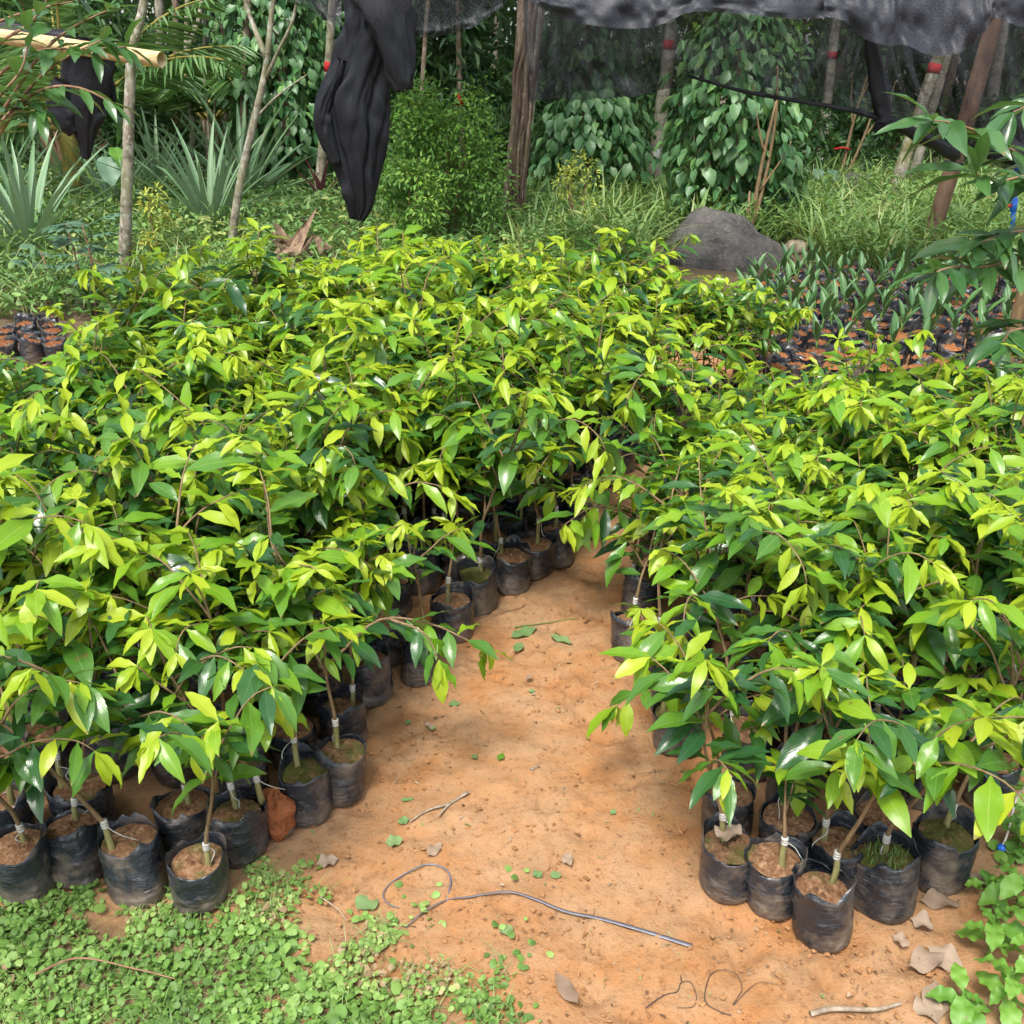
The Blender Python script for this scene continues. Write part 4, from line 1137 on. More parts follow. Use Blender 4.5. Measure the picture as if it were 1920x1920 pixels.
# ------------------------------------------------------------------ palm seedlings under the net
PBAG = [(bag_mesh(600 + k, .15, .066, .022), soil_mesh(620 + k, .130, .060, 'bag_soil_orange', .014, .006), soil_mesh(640 + k, .142, .064, 'bag_soil_brim', .016, .007)) for k in range(5)]
PLEAF = []
for k in range(6):
    L = .12 + .016 * k; a = leaf_arrays(L, .036 + .003 * k, .5, .12 + .07 * k, .1, k, .6, .8, 7, 4, .12)
    PLEAF.append(mesh_np('leaf', a[0], a[1], 'leaf_palm', a[2]))
g = Geo(); tube(g, [(0, 0, .12), (0, 0, .17), (.003, 0, .21)], [.006, .005, .004], 6); PSTEM = g.mesh('stem', 'stem_green')
rsp = random.Random(21)
yy = min(p[1] for p in PALMS); row = 0; npalm = 0; nbare = 0
while yy < max(p[1] for p in PALMS):
    xx = min(p[0] for p in PALMS) + (row % 2) * .075
    while xx < max(p[0] for p in PALMS):
        x, y = xx + rsp.uniform(-.022, .022), yy + rsp.uniform(-.03, .03)
        q, w = topx((x, y, .15))
        if in_poly(x, y, PALMS) and q < 1960:
            bare = row < 3 or rsp.random() < .08
            e = empty('bag_of_soil' if bare else 'palm_seedling', (x, y, float(ground_z(x, y)) - .005), rsp.uniform(0, 6.28), rsp.uniform(.82, 1.10))
            b = PBAG[rsp.randrange(5)]
            link('bag', b[0], e); link('soil', b[2] if bare else b[1], e)
            if bare:
                nbare += 1; tag(e, 'black bag filled with orange soil, no seedling in it', 'soil bag', 'soil bags in front of the palm seedlings')
            else:
                npalm += 1; tag(e, 'palm seedling with upright V leaves in a black bag under the net', 'palm seedling', 'palm seedlings in rows under the shade net')
                link('stem', PSTEM, e)
                az = rsp.uniform(0, 6.28)
                for k in range(rsp.choice((2, 2, 3, 3, 4))):
                    d = (math.cos(az), math.sin(az), rsp.uniform(1.3, 3.4))
                    link('leaf', PLEAF[rsp.randrange(6)], e, mtx=leaf_frame((0, 0, .165 + .015 * k), d, (0, 0, 1), rsp.uniform(-.3, .3), rsp.uniform(.8, 1.2)))
                    az += 2.6 + rsp.uniform(-.5, .9)
        xx += .160
    yy += .178; row += 1
# second small stand of soil bags by the pineapples, left
for rw in range(5):
    for k in range(9):
        p = G(-40 + 0 * k, 640, .13); x = p.x + k * .15 + (rw % 2) * .07; y = p.y + rw * .16
        if x > -2.55 - .03 * rw or topx((x, y, .1))[0] > 135: continue
        e = empty('bag_of_soil', (x, y, float(ground_z(x, y)) - .005), rsp.uniform(0, 6.28), rsp.uniform(.9, 1.05)); b = PBAG[rsp.randrange(5)]
        link('bag', b[0], e); link('soil', b[1], e)
        tag(e, 'black soil bag in the small stand near the pineapples at the photo edge', 'soil bag', 'soil bags near the pineapples')
g = Geo(); a = np.array(G(-120, 672, .03)); b = np.array(G(82, 658, .03)); c = (a + b) / 2
tube(g, smooth_path([a - c, np.array([0, 0, .004]), b - c], 4), .035, 10, noise=.06, rs=rsg)
o = link('edging_log', g.mesh('edging_log', 'wood_grey')); o.location = c; tag(o, 'pale log edging in front of the soil bags by the pineapples', 'log')

# ------------------------------------------------------------------ boulder, far rocks, rotten log
def boulder():
    """leaning ridge of rock: blunt peak, steep side, long low shoulder; broken into facets"""
    n, m = 56, 30; th = np.linspace(0, 2 * np.pi, n, endpoint=False)
    f, t = np.meshgrid(np.linspace(0, 1, m + 1), th, indexing='ij')
    x = np.cos(t); y = np.sin(t)
    rx = np.where(x < 0, .46, .66); r = f ** .85
    X = x * rx * r; Y = y * .42 * r
    base = np.where(X < 0, .40 * np.clip(1 - (np.abs(X) / .56) ** 3.0, .05, 1), .13 + .27 * np.exp(-(X / .30) ** 2.4) - .08 * X)
    Z = np.maximum(base, .02) * np.clip(1 - f ** 3.2, 0, 1) ** .62
    Z += .05 * np.clip(1 - np.abs(Y) / .15, 0, 1) * (f < .8)
    V = np.stack([X, Y, Z], -1).reshape(-1, 3)
    rs = np.random.RandomState(12)
    for k in range(16):                       # planar breaks
        d = rs.randn(3); d[2] = abs(d[2]) * .7; d[1] = -abs(d[1]); d /= np.linalg.norm(d)
        h = V @ d; lim = h.max() * rs.uniform(.80, .93)
        V -= np.outer(np.clip(h - lim, 0, None) * .8, d)
    w = fbm2(V[:, 0] * 5 + 9, V[:, 2] * 6 + V[:, 1] * 4, 61, 5)
    V += (w * .05)[:, None] * np.array([1, 1, .8])
    V[:, 2] = np.maximum(V[:, 2], -.05)
    i, j = np.meshgrid(np.arange(m), np.arange(n), indexing='ij'); j2 = (j + 1) % n
    Q = np.stack([i * n + j, (i + 1) * n + j, (i + 1) * n + j2, i * n + j2], -1).reshape(-1, 4)
    return mesh_np('boulder', V, Q, 'boulder_rock')
p = G(1350, 500, 0)
o = link('boulder', boulder()); o.location = (p.x + .02, p.y + .2, 0); o.rotation_euler = (0, 0, -.1); o.scale = (1.2, 1.1, 1.08)
tag(o, 'dark grey boulder with a long sloping shoulder behind the saplings', 'boulder')
for k, (px, py, r, lab) in enumerate(((1590, 335, .35, 'grey rounded rock in the shade beside the bare-stemmed shrub'), (1490, 468, .11, 'low yellowish stone at the foot of the boulder'))):
    g = Geo(); lump(g, (0, 0, r * .35), r, r * .7, r * .75, 70 + k, .12, 18, 10, zmin=-.02)
    p = G(px, py + (50 if k == 0 else 6), 0); o = link('rock', g.mesh('rock', 'boulder_rock' if k == 0 else 'wood_grey')); o.location = p; tag(o, lab, 'rock')
p = G(552, 535, 0); e = empty('rotten_log', p, .3, 1.7); tag(e, 'broken rotten tree stump poking up behind the saplings', 'stump')
def slab(g, dims, seed):
    """splintered slab of rotten wood: ragged ends, flat broken faces"""
    rs = np.random.RandomState(seed); n, sec = 9, 9
    P = np.stack([np.linspace(-.5, .5, n) * dims[0], .012 * rs.randn(n), .008 * rs.randn(n)], -1)
    th = np.linspace(0, 6.283, sec, endpoint=False)
    sh = (1 / np.maximum(np.abs(np.cos(th)) / 1.0, np.abs(np.sin(th)) / .45))[None] * (1 + .13 * rs.randn(n, sec))
    k = g.n; tube(g, P, np.full(n, dims[1] * .75), sec, shape=sh)
    V = g.V[-1]; V[:sec, 0] += dims[0] * .16 * rs.randn(sec); V[(n - 1) * sec:n * sec, 0] += dims[0] * .2 * rs.randn(sec)
for k, (dm, loc, rot) in enumerate((((.30, .10), (-.07, 0, .09), (.3, -.85, .1)), ((.28, .10), (.10, .02, .08), (.8, .7, .3)), ((.26, .05), (.03, -.09, .06), (.3, .45, .7)), ((.22, .06), (.19, -.03, .10), (.5, 1.1, 0)), ((.2, .05), (-.02, .03, .14), (1.2, 1.3, .4)))):
    g = Geo(); slab(g, dm, 80 + k); o = link('wood_chunk', g.mesh('wood_chunk', 'wood_grey' if k == 2 else 'wood_rotten', False), e); o.location = loc; o.rotation_euler = rot

# ------------------------------------------------------------------ tree trunks with crowns high above the picture
def trunk(name, pts, label, cat, mat, Y, crown=None, bands=(), fork=None, group=None, seg=14, nz=.05):
    """pts: (px, py, width px) bottom to top at depth Y; the trunk runs on up to its crown"""
    rs = np.random.RandomState(int(pts[0][0]) + 7)
    base = PY(pts[0][0], pts[0][1], Y); 
    W = []; rad = []
    for px, py, w in pts:
        q = PY(px, py, Y); dep = Y * CP - (q.z - CAM_H) * SP
        W.append(np.array(q)); rad.append(w * dep / 1920 / 2 * .8)
    # down to the ground
    d = W[0] - W[1]; d /= np.linalg.norm(d)
    if W[0][2] > .03:
        k = (W[0][2] + .05) / max(.25, -d[2]); W.insert(0, W[0] + d * k); rad.insert(0, rad[0] * 1.12)
        W[0][2] = -.05
    top = crown[0] if crown else None
    if top:
        d = W[-1] - W[-2]; d /= np.linalg.norm(d); d[2] = max(d[2], .85)
        k = (top - W[-1][2]) / d[2]
        for f in (.35, .7, 1.0): W.append(W[-1 if f == .35 else -1] + d * k * (.35 if f != 1.0 else .3) + np.array([.04 * rs.randn(), .04 * rs.randn(), 0])); rad.append(rad[-1] * .86)
    b = W[0].copy(); b[2] = 0
    e = empty(name, b); tag(e, label, cat, group)
    P = smooth_path([w - b for w in W], 6)
    ra = np.interp(np.linspace(0, 1, len(P)), np.linspace(0, 1, len(rad)), rad)
    g = Geo(); tube(g, P, ra, seg, noise=nz, rs=rs); link('trunk', g.mesh('trunk', mat), e)
    for py, hh, bm, nm in bands:
        z = PY(pts[0][0], py, Y).z; k = int(np.argmin(np.abs(P[:, 2] - z)))
        k = min(max(k, 1), len(P) - 2); t = P[k + 1] - P[k]; t /= np.linalg.norm(t)
        g = Geo()
        if nm == 'paint_spot':
            c = P[k] + np.array([-.2 * ra[k], -ra[k] * .98, 0]); lump(g, c, ra[k] * .5, .012, ra[k] * .8, 4, .1, 12, 6)
        else:
            tube(g, [P[k] - t * hh / 2, P[k], P[k] + t * hh / 2], ra[k] * 1.07, 14)
        link(nm, g.mesh(nm, bm), e)
    for br in (fork or []):
        Wb = smooth_path([np.array(PY(px, py, Y + dy)) - b for px, py, dy, w in br], 4)
        g = Geo(); tube(g, Wb, np.linspace(br[0][3], br[-1][3], len(Wb)) * Y / 1920 / 2, 7, noise=.06, rs=rs); link('limb', g.mesh('limb', mat), e)
    if crown:
        z, cr, kind, nl = crown
        c = P[-1]
        g = Geo()
        if kind == 'fronds':
            for k in range(nl):
                az = k * 2.4; d = np.array([math.cos(az), math.sin(az), 0]); n = 16
                t = np.linspace(0, 1, n)[:, None]
                R_ = c + d * cr * t + np.array([0, 0, 1]) * (.9 * t - 1.5 * t ** 2) * cr * .6
                for s in (-1, 1):
                    sd_ = np.cross(d, [0, 0, 1.0]) * s
                    leaf_cloud(g, R_[2:], np.tile(sd_ + .5 * d - np.array([0, 0, .5]), (n - 2, 1)), .7, .11, rs, droop=.3, upj=.1)
        else:
            m = nl; a = rs.randn(m, 3); a /= np.linalg.norm(a, axis=1, keepdims=True)
            cl = rs.randint(0, 14, m); cc = rs.randn(14, 3) * np.array([cr * .5, cr * .5, cr * .3])
            Pp = c + cc[cl] + a * (rs.rand(m) ** .4)[:, None] * cr * .42
            leaf_cloud(g, Pp, rs.randn(m, 3) + np.array([0, 0, -.4]), rs.uniform(.16, .26, m), rs.uniform(.07, .11, m), rs)
        link('crown', g.mesh('crown', 'foliage_coconut' if kind == 'fronds' else 'foliage_forest'), e)
    return e
RB = (0, .13, 'paint_red', 'red_band')
trunk('young_tree', [(232, 545, 30), (236, 420, 28), (240, 300, 26), (243, 180, 24), (247, 105, 22), (262, 40, 21), (272, -10, 20)], 'slim pale lichen-spotted trunk with a kink, just below the bamboo pole', 'tree', 'bark_pale', 8.0, (5.0, 1.2, 'leaf', 700))
trunk('young_tree', [(432, 515, 19), (440, 410, 19), (455, 320, 18), (478, 220, 17), (498, 130, 15), (508, 40, 13), (515, -10, 11)], 'slender leaning trunk forking near the top, in front of the vine-clad tree', 'tree', 'bark_pale', 8.6, (4.6, 1.1, 'leaf', 600),
      fork=[[(500, 110, 0, 11), (480, 60, .05, 8), (462, 10, .1, 6), (450, -40, .1, 5)], [(497, 150, 0, 8), (520, 100, -.05, 6), (548, 40, -.1, 5), (560, -20, -.1, 4)], [(478, 222, 0, 5), (520, 180, 0, 3), (575, 140, 0, 2)]])
trunk('areca_palm', [(305, 335, 20), (303, 200, 19), (300, 60, 21), (298, -10, 21)], 'grey ringed palm trunk behind the kinked pale trunk', 'palm tree', 'bark_palm', 15.5, (7.5, 1.9, 'fronds', 9))
trunk('areca_palm', [(332, 325, 17), (331, 200, 16), (330, 60, 15), (328, -10, 15)], 'brown speckled palm trunk, middle one of three behind the kinked trunk', 'palm tree', 'bark_brown', 15.0, (7.0, 1.8, 'fronds', 9))
trunk('young_tree', [(358, 318, 15), (362, 240, 15), (352, 160, 14), (350, 90, 13), (352, -10, 12)], 'thin crooked pale trunk beside the coconut fronds', 'tree', 'bark_pale', 14.0, (5.6, 1.2, 'leaf', 600), fork=[[(352, 90, 0, 10), (372, 40, 0, 8), (382, -20, 0, 7)]])
trunk('tree', [(455, 340, 20), (457, 220, 19), (462, 90, 20), (466, -10, 20)], 'brown trunk wrapped in vine leaves behind the slender leaning one', 'tree', 'bark_brown', 13.0, (6.5, 2.0, 'leaf', 900))
trunk('tree', [(600, 330, 22), (612, 200, 21), (618, 90, 19), (624, -10, 19)], 'trunk with a red band half hidden by the hanging black net', 'tree', 'bark_pale', 12.0, (6.5, 2.0, 'leaf', 900), bands=[(122, .1, 'paint_red', 'red_band')])
trunk('areca_palm', [(955, 455, 44), (963, 340, 42), (973, 230, 40), (983, 100, 46), (990, -10, 50)], 'thick dark trunk overgrown with climbing roots in the middle', 'palm tree', 'bark_brown', 10.6, (7.0, 2.2, 'fronds', 10))
trunk('areca_palm', [(975, 400, 22), (984, 300, 22), (995, 200, 22), (1004, 80, 22), (1010, -10, 22)], 'pale trunk showing just behind the thick dark trunk', 'palm tree', 'bark_palm', 12.2, (7.0, 1.8, 'fronds', 9))
trunk('areca_palm', [(1220, 385, 33), (1228, 320, 33), (1240, 210, 32), (1254, 100, 30), (1266, -10, 28)], 'straight ringed palm trunk with a white spot between two pepper vines', 'palm tree', 'bark_palm', 12.8, (7.5, 2.0, 'fronds', 9), bands=[(88, .10, 'paint_red', 'red_band'), (285, .1, 'paint_white', 'paint_spot')])
trunk('areca_palm', [(1662, 412, 33), (1680, 350, 32), (1708, 260, 31), (1745, 150, 29), (1795, -10, 27)], 'leaning moss-streaked palm trunk behind the wooden post', 'palm tree', 'bark_mossy', 12.4, (7.0, 2.0, 'fronds', 9), bands=[(118, .10, 'paint_red', 'red_band')])
trunk('areca_palm', [(1695, 405, 22), (1712, 330, 21), (1732, 260, 20), (1775, 110, 19), (1808, -10, 18)], 'thinner pale palm trunk alongside the mossy leaning one', 'palm tree', 'bark_palm', 13.0, (7.0, 1.8, 'fronds', 9))
trunk('areca_palm', [(1533, 355, 24), (1540, 290, 23), (1550, 200, 22), (1565, 60, 21), (1572, -10, 20)], 'grey palm trunk with a pale spot in the shade beyond the net', 'palm tree', 'bark_palm', 15.0, (7.5, 1.9, 'fronds', 9), bands=[(306, .1, 'paint_white', 'paint_spot'), (115, .09, 'paint_red', 'red_band')])
trunk('tree', [(872, 360, 15), (866, 250, 14), (862, 150, 13), (858, -10, 12)], 'thin brown trunk with a red band behind the small-leaved bush', 'tree', 'bark_brown', 12.5, (6.0, 1.6, 'leaf', 700), bands=[(188, .12, 'paint_red', 'red_band')])
trunk('tree', [(786, 330, 12), (790, 200, 11), (798, 60, 10), (804, -10, 10)], 'thin dark stem beside the hanging net end', 'tree', 'bark_brown', 11.5, (5.0, 1.4, 'leaf', 600))
trunk('areca_palm', [(1838, 350, 26), (1855, 220, 25), (1880, 60, 24), (1892, -10, 24)], 'dark ringed trunk right of the wooden post behind the net', 'palm tree', 'bark_palm', 15.5, (7.5, 1.9, 'fronds', 9))
trunk('tree', [(1745, 330, 20), (1770, 200, 20), (1800, 60, 19), (1815, -10, 19)], 'brown shaded trunk seen between the net and the wooden post', 'tree', 'bark_brown', 17.0, (7.5, 2.0, 'leaf', 900))
trunk('tree', [(1420, 300, 22), (1428, 180, 22), (1440, 40, 21), (1445, -10, 21)], 'shaded trunk behind the taller pepper vine', 'tree', 'bark_brown', 16.5, (7.5, 2.2, 'leaf', 900))
trunk('tree', [(1140, 320, 22), (1135, 180, 22), (1128, 40, 21), (1125, -10, 21)], 'shaded brown trunk behind the rounded pepper vine', 'tree', 'bark_brown', 17.0, (7.5, 2.2, 'leaf', 900))
trunk('tree', [(690, 330, 22), (700, 180, 22), (705, 40, 21), (708, -10, 21)], 'shaded trunk behind the hanging black net', 'tree', 'bark_brown', 17.5, (7.5, 2.2, 'leaf', 900))
trunk('young_tree', [(392, 285, 6), (391, 240, 6), (388, 190, 5), (380, 140, 4)], 'twig-thin pale stem in the dark below the coconut fronds, left of a pair', 'tree', 'bark_pale', 13.0)
trunk('young_tree', [(399, 287, 6), (400, 240, 6), (402, 205, 5), (410, 150, 4)], 'twig-thin pale stem in the dark below the coconut fronds, its twin', 'tree', 'bark_pale', 13.1)
for k, (px, dx, w, Y) in enumerate(((30, 8, 12, 19), (95, -5, 14, 18), (180, 6, 11, 20), (375, 6, 10, 19), (425, -4, 12, 18.5), (570, 8, 12, 19), (740, 5, 13, 18), (830, 12, 12, 19), (915, 10, 14, 17.5), (1065, 8, 12, 20), (1170, 14, 13, 19), (1310, 18, 13, 18.5), (1360, 10, 10, 20), (1480, 16, 14, 18), (1625, 26, 12, 19), (1870, 30, 14, 18.5))):
    trunk('forest_tree', [(px, 300, w), (px + dx, 150, w), (px + 2 * dx, -10, w)], 'slim distant trunk standing in the dark woods', 'tree', ('bark_palm', 'bark_brown', 'bark_pale')[k % 3], Y, (7.5, 1.8, 'leaf', 450), group='slim trunks in the dark woods')
# climbing roots on the thick dark trunk
e = empty('climbing_roots', PY(960, 455, 10.45)); e.location.z = 0; tag(e, 'tangle of dark climbing roots on the thick middle trunk', 'roots')
rsr = np.random.RandomState(3)
for k in range(9):
    pts = []; x0 = rsr.uniform(972, 1004)
    for py in (455, 380, 300, 220, 140, 60, -20):
        pts.append(np.array(PY(x0 + (455 - py) * .072 + 5 * rsr.randn() - 22, py, 10.38 + .03 * rsr.rand())) - np.array(e.location))
    g = Geo(); tube(g, smooth_path(pts, 4), .012 + .01 * rsr.rand(), 6, noise=.2, rs=rsr); link('root', g.mesh('root', 'bark_root' if k % 3 else 'bark_brown'), e)

# ------------------------------------------------------------------ pineapples and other strap-leaved plants
def strap_leaf(L, W, curl, mat, seed):
    a = leaf_arrays(L, W, .5, curl, .03, seed, .28, .75, 9, 2, 0.0)
    return mesh_np('leaf', a[0], a[1], mat, a[2])
PINE = [strap_leaf(.42 + .05 * k, .028 + .002 * k, .12 + .17 * k, 'leaf_pineapple', k) for k in range(6)]
CORD = [strap_leaf(.30 + .04 * k, .045, .2 + .25 * k, 'leaf_cordyline', k) for k in range(4)]
def rosette(name, pos, n, meshes, label, cat, group, s, seed, el0=1.35, el1=.18):
    rs = random.Random(seed); e = empty(name, pos, rs.uniform(0, 6)); tag(e, label, cat, group)
    g = Geo(); lump(g, (0, 0, .05), .05 * s, .05 * s, .08 * s, seed, .1, 8, 5); link('stem', g.mesh('stem', 'stem_green'), e)
    for k in range(n):
        f = k / (n - 1); az = k * 2.39996; el = el0 * (1 - f) + el1 * f + rs.uniform(-.12, .12)
        d = (math.cos(az) * math.cos(el), math.sin(az) * math.cos(el), math.sin(el))
        m = meshes[min(len(meshes) - 1, int(rs.uniform(.2, 1) * len(meshes) * (.45 + .55 * f)))]
        link('leaf', m, e, mtx=leaf_frame((.02 * math.cos(az), .02 * math.sin(az), .05 + .06 * (1 - f)), d, (0, 0, 1), rs.uniform(-.2, .2), s * rs.uniform(.85, 1.15)))
for k, (px, py, s, n, lab) in enumerate((
    (398, 462, 2.15, 54, 'large blue-green pineapple plant behind the slender leaning trunk'),
    (460, 405, 2.5, 50, 'pineapple plant standing behind the largest one'),
    (62, 500, 2.1, 54, 'pineapple plant at the photo edge above the soil bags'),
    (5, 455, 2.2, 48, 'pineapple plant cut by the photo edge, behind the nearer one'),
    (10, 345, 2.6, 44, 'far pineapple plant at the photo edge under the hanging net'),
    (222, 425, 1.9, 40, 'pineapple plant behind the kinked pale trunk'),
    (300, 378, 2.1, 42, 'pineapple plant between the two slim pale trunks'),
    (130, 360, 2.2, 40, 'pineapple plant half buried in weeds below the hanging net'))):
    rosette('pineapple_plant', G(px, py, 0), n, PINE, lab, 'pineapple', 'pineapple plants in the undergrowth', s, 90 + k)
rosette('cordyline', PY(600, 330, 12.2) * Vector((1, 1, 0)) if False else Vector((PY(600, 330, 12.0).x, 12.0, .1)), 16, CORD, 'purple strap-leaved plant left of the hanging black net', 'plant', None, 1.5, 55)

# cassava-like plant with palmate leaves
def palmate_mesh(seed):
    g = Geo()
    for k in range(7):
        a = (k - 3) * .42; L = .15 * (1 - .09 * abs(k - 3)); V, Q, U = leaf_arrays(L, .038, .15, .5, .2, k + seed, .8, 1.0, 6, 2, .03)
        c, s_ = math.cos(a), math.sin(a); M = np.array([[c, -s_, 0], [s_, c, 0], [0, 0, 1]])
        g.add(V @ M.T + np.array([.12, 0, 0]), Q, None, U)
    tube(g, [(0, 0, 0), (.06, 0, .004), (.12, 0, 0)], .0025, 4)
    return g.mesh('leaf', 'leaf_cassava')
PALM7 = [palmate_mesh(k) for k in range(3)]
def palmate_plant(pos, h, n, label, seed, s=1.0, mat=None):
    rs = random.Random(seed); e = empty('palmate_plant', pos); tag(e, label, 'plant')
    g = Geo(); tube(g, smooth_path([(0, 0, -.02), (.03, .01, h * .5), (.0, .02, h)], 4), np.linspace(.012, .006, 9), 6); link('stem', g.mesh('stem', 'bark_twig'), e)
    for k in range(n):
        az = k * 2.4; z = h * (.35 + .65 * (k + 1) / n)
        link('leaf', PALM7[k % 3], e, mtx=leaf_frame((0, .01, z), (math.cos(az), math.sin(az), rs.uniform(-.1, .5)), (0, 0, 1), rs.uniform(-.3, .3), s * rs.uniform(.8, 1.15)))
palmate_plant(G(180, 590, 0), .62, 18, 'grey-green plant with finger-shaped leaves before the kinked trunk', 7, 1.15)
palmate_plant(G(90, 560, 0), .35, 10, 'low plant with finger-shaped leaves above the soil bags', 9, .9)
g = Geo(); c = np.array(G(165, 585, 0))
tube(g, smooth_path([(0, 0, -.02), (-.015, 0, .3), (-.05, 0, .62)], 4), np.linspace(.009, .005, 9), 6); tube(g, smooth_path([(-.03, 0, .42), (.06, 0, .40), (.17, 0, .33)], 4), np.linspace(.006, .003, 9), 5)
o = link('dead_stick', g.mesh('dead_stick', 'bark_twig')); o.location = c; tag(o, 'bare brown stick with one side twig beside the finger-leaved plant', 'stick')

# ------------------------------------------------------------------ coconut palm at upper left
def frond(g, gr, base, d, L, drop, rs, w=.62, n=52):
    d = np.array(d, float); d /= np.linalg.norm(d); t = np.linspace(0, 1, n)[:, None]
    P = base + d * L * t + np.array([0, 0, -1.0]) * drop * t ** 2.2
    tube(gr, P, np.linspace(.028, .006, n), 6)
    T = np.gradient(P, axis=0); T /= np.linalg.norm(T, axis=1, keepdims=True)
    for s in (-1, 1):
        S = np.cross(T, [0, 0, 1.0]); S /= np.linalg.norm(S, axis=1, keepdims=True)
        k0 = 7
        ln = w * np.sin(np.pi * (.12 + .8 * t[k0:, 0])) ** .6
        leaf_cloud(g, P[k0:] + .02 * rs.randn(n - k0, 3), s * S[k0:] + .75 * T[k0:] - np.array([0, 0, .35]) + .08 * rs.randn(n - k0, 3), ln, .032, rs, fold=.1, droop=.12, upj=.25, rnd=.3 + .7 * rs.rand(n - k0))
rsk = np.random.RandomState(14)
bc = PY(135, 310, 11.5); bc.z = 0
e = empty('coconut_palm', bc); tag(e, 'young coconut palm with feathery fronds behind the bamboo pole', 'palm tree')
g = Geo(); tube(g, smooth_path([(0, 0, -.05), (0, 0, .5), (.02, 0, 1.0)], 4), np.linspace(.12, .09, 9), 12, noise=.08, rs=rsk); link('trunk', g.mesh('trunk', 'petiole'), e)
for k, (dx, dy, dz, L, dr) in enumerate(((.9, -.35, .75, 2.6, .9), (.3, -.9, .9, 2.4, .8), (-.5, -.6, .9, 2.4, .9), (-1, -.1, .7, 2.5, 1.1), (.9, .5, .9, 2.6, .9), (-.3, .8, 1.1, 2.5, .7), (1.1, -.3, 1.3, 2.7, .8), (.2, -.2, 1.6, 2.4, .3), (-.6, -.7, .25, 1.8, .8))):
    g, gr = Geo(), Geo(); frond(g, gr, np.array([.02, 0, .95]), (dx, dy, dz), L, dr, rsk)
    f = link('frond', gr.mesh('frond', 'petiole'), e); link('leaflets', g.mesh('leaflets', 'foliage_coconut'), f)
bc2 = PY(400, 260, 14.5); bc2.z = 0
e = empty('coconut_palm', bc2); tag(e, 'dark coconut palm deep in the shade left of the vine wall', 'palm tree')
g = Geo(); tube(g, [(0, 0, -.05), (0, 0, .9)], .12, 10); link('trunk', g.mesh('trunk', 'bark_brown'), e)
for k in range(11):
    az = k * 2.4; g, gr = Geo(), Geo(); frond(g, gr, np.array([0, 0, .85]), (math.cos(az), math.sin(az), .9), 2.4, 1.1, rsk)
    f = link('frond', gr.mesh('frond', 'petiole'), e); link('leaflets', g.mesh('leaflets', 'foliage_forest'), f)

# ------------------------------------------------------------------ pepper vines
PEP = []
for k in range(5):
    L = .125 + .012 * k; a = leaf_arrays(L, L * .58, .22, .5 + .1 * k, .08, k, .55, .95, 7, 4, .12)
    PEP.append(mesh_np('leaf', a[0], a[1], 'leaf_pepper', a[2]))
def pepper(px0, px1, py0, py1, Y, label, n_obj, n_mass, seed, big=1.0, name='pepper_vine', depth=None):
    """vine-clad post: leaves hang shingled over a column between the given picture bounds at depth Y"""
    rs = np.random.RandomState(seed)
    a, b = PY(px0, (py0 + py1) / 2, Y), PY(px1, (py0 + py1) / 2, Y); zt, zb = PY(px0, py0, Y).z, max(.1, PY(px0, py1, Y).z)
    cx, rx = (a.x + b.x) / 2, (b.x - a.x) / 2; ry = depth or rx * .8
    e = empty(name, (cx, Y, 0)); tag(e, label, 'pepper vine')
    g = Geo(); tube(g, smooth_path([(0, 0, -.05), (.02, 0, (zt) * .5), (0, 0, zt * .97)], 4), np.linspace(.08, .05, 9), 10, noise=.1, rs=rs); link('post', g.mesh('post', 'bark_brown'), e)
    def spots(n, shell):
        th = rs.rand(n) * 6.283; z = zb + (zt - zb) * rs.rand(n)
        f = (z - zb) / (zt - zb); prof = np.sqrt(np.clip(1 - np.abs(2 * f - .95) ** 3.2, .15, 1)) * (1 + .16 * np.sin(3 * th + 5 * f * 2 + seed) + .14 * rs.randn(n))
        r = prof * (shell + (1 - shell) * rs.rand(n) ** .5)
        d = np.stack([np.cos(th), np.sin(th), np.zeros(n)], -1)
        P = np.stack([rx * r * np.cos(th), ry * r * np.sin(th), z], -1)
        return P, d
    P, d = spots(n_mass, .25)
    D = d * rs.uniform(.3, .9, (n_mass, 1)) + np.array([0, 0, -.8]) + .4 * rs.randn(n_mass, 3)
    g = Geo(); leaf_cloud(g, P, D, rs.uniform(.11, .17, n_mass) * big, rs.uniform(.065, .10, n_mass) * big, rs, .3, .25, upj=.35)
    o = link('inner_foliage', g.mesh('inner_foliage', 'foliage_pepper'), e); o['kind'] = 'stuff'
    P, d = spots(n_obj * 3, .88)
    cnt = 0
    for p, dd in zip(P, d):
        if dd[1] > .25: continue
        if cnt >= n_obj: break
        cnt += 1
        D = dd * rs.uniform(.5, 1.0) + np.array([.35 * rs.randn(), .2 * rs.randn(), -rs.uniform(.5, 1.1)])
        link('leaf', PEP[rs.randint(5)], e, mtx=leaf_frame(p, D, tuple(dd * .8 + np.array([0, 0, .8])), rs.uniform(-.4, .4), big * rs.uniform(.85, 1.25)))
    return e
pepper(1000, 1215, 165, 385, 12.2, 'rounded pepper vine bush hung with broad leaves under the net edge', 290, 900, 31)
pepper(1262, 1500, 15, 450, 10.8, 'tall pepper vine column with hanging leaves behind the boulder', 295, 1500, 32)
pepper(415, 640, -60, 335, 13.4, 'wall of pale green vine leaves on a trunk left of the hanging net', 295, 1900, 33, 1.0, depth=.6)
pepper(1015, 1190, -60, 185, 13.6, 'vine-clad trunk seen through the net above the rounded pepper vine', 60, 900, 34)
pepper(240, 300, 120, 330, 15.5, 'dark vine clump between the slim trunks under the coconut fronds', 40, 500, 35)
pepper(1500, 1640, -60, 330, 17.0, 'shaded vine-clad trunk far behind the net', 40, 700, 36)
pepper(1850, 2010, -60, 340, 18.0, 'shaded vine-clad trunk at the photo edge behind the net', 30, 700, 37)
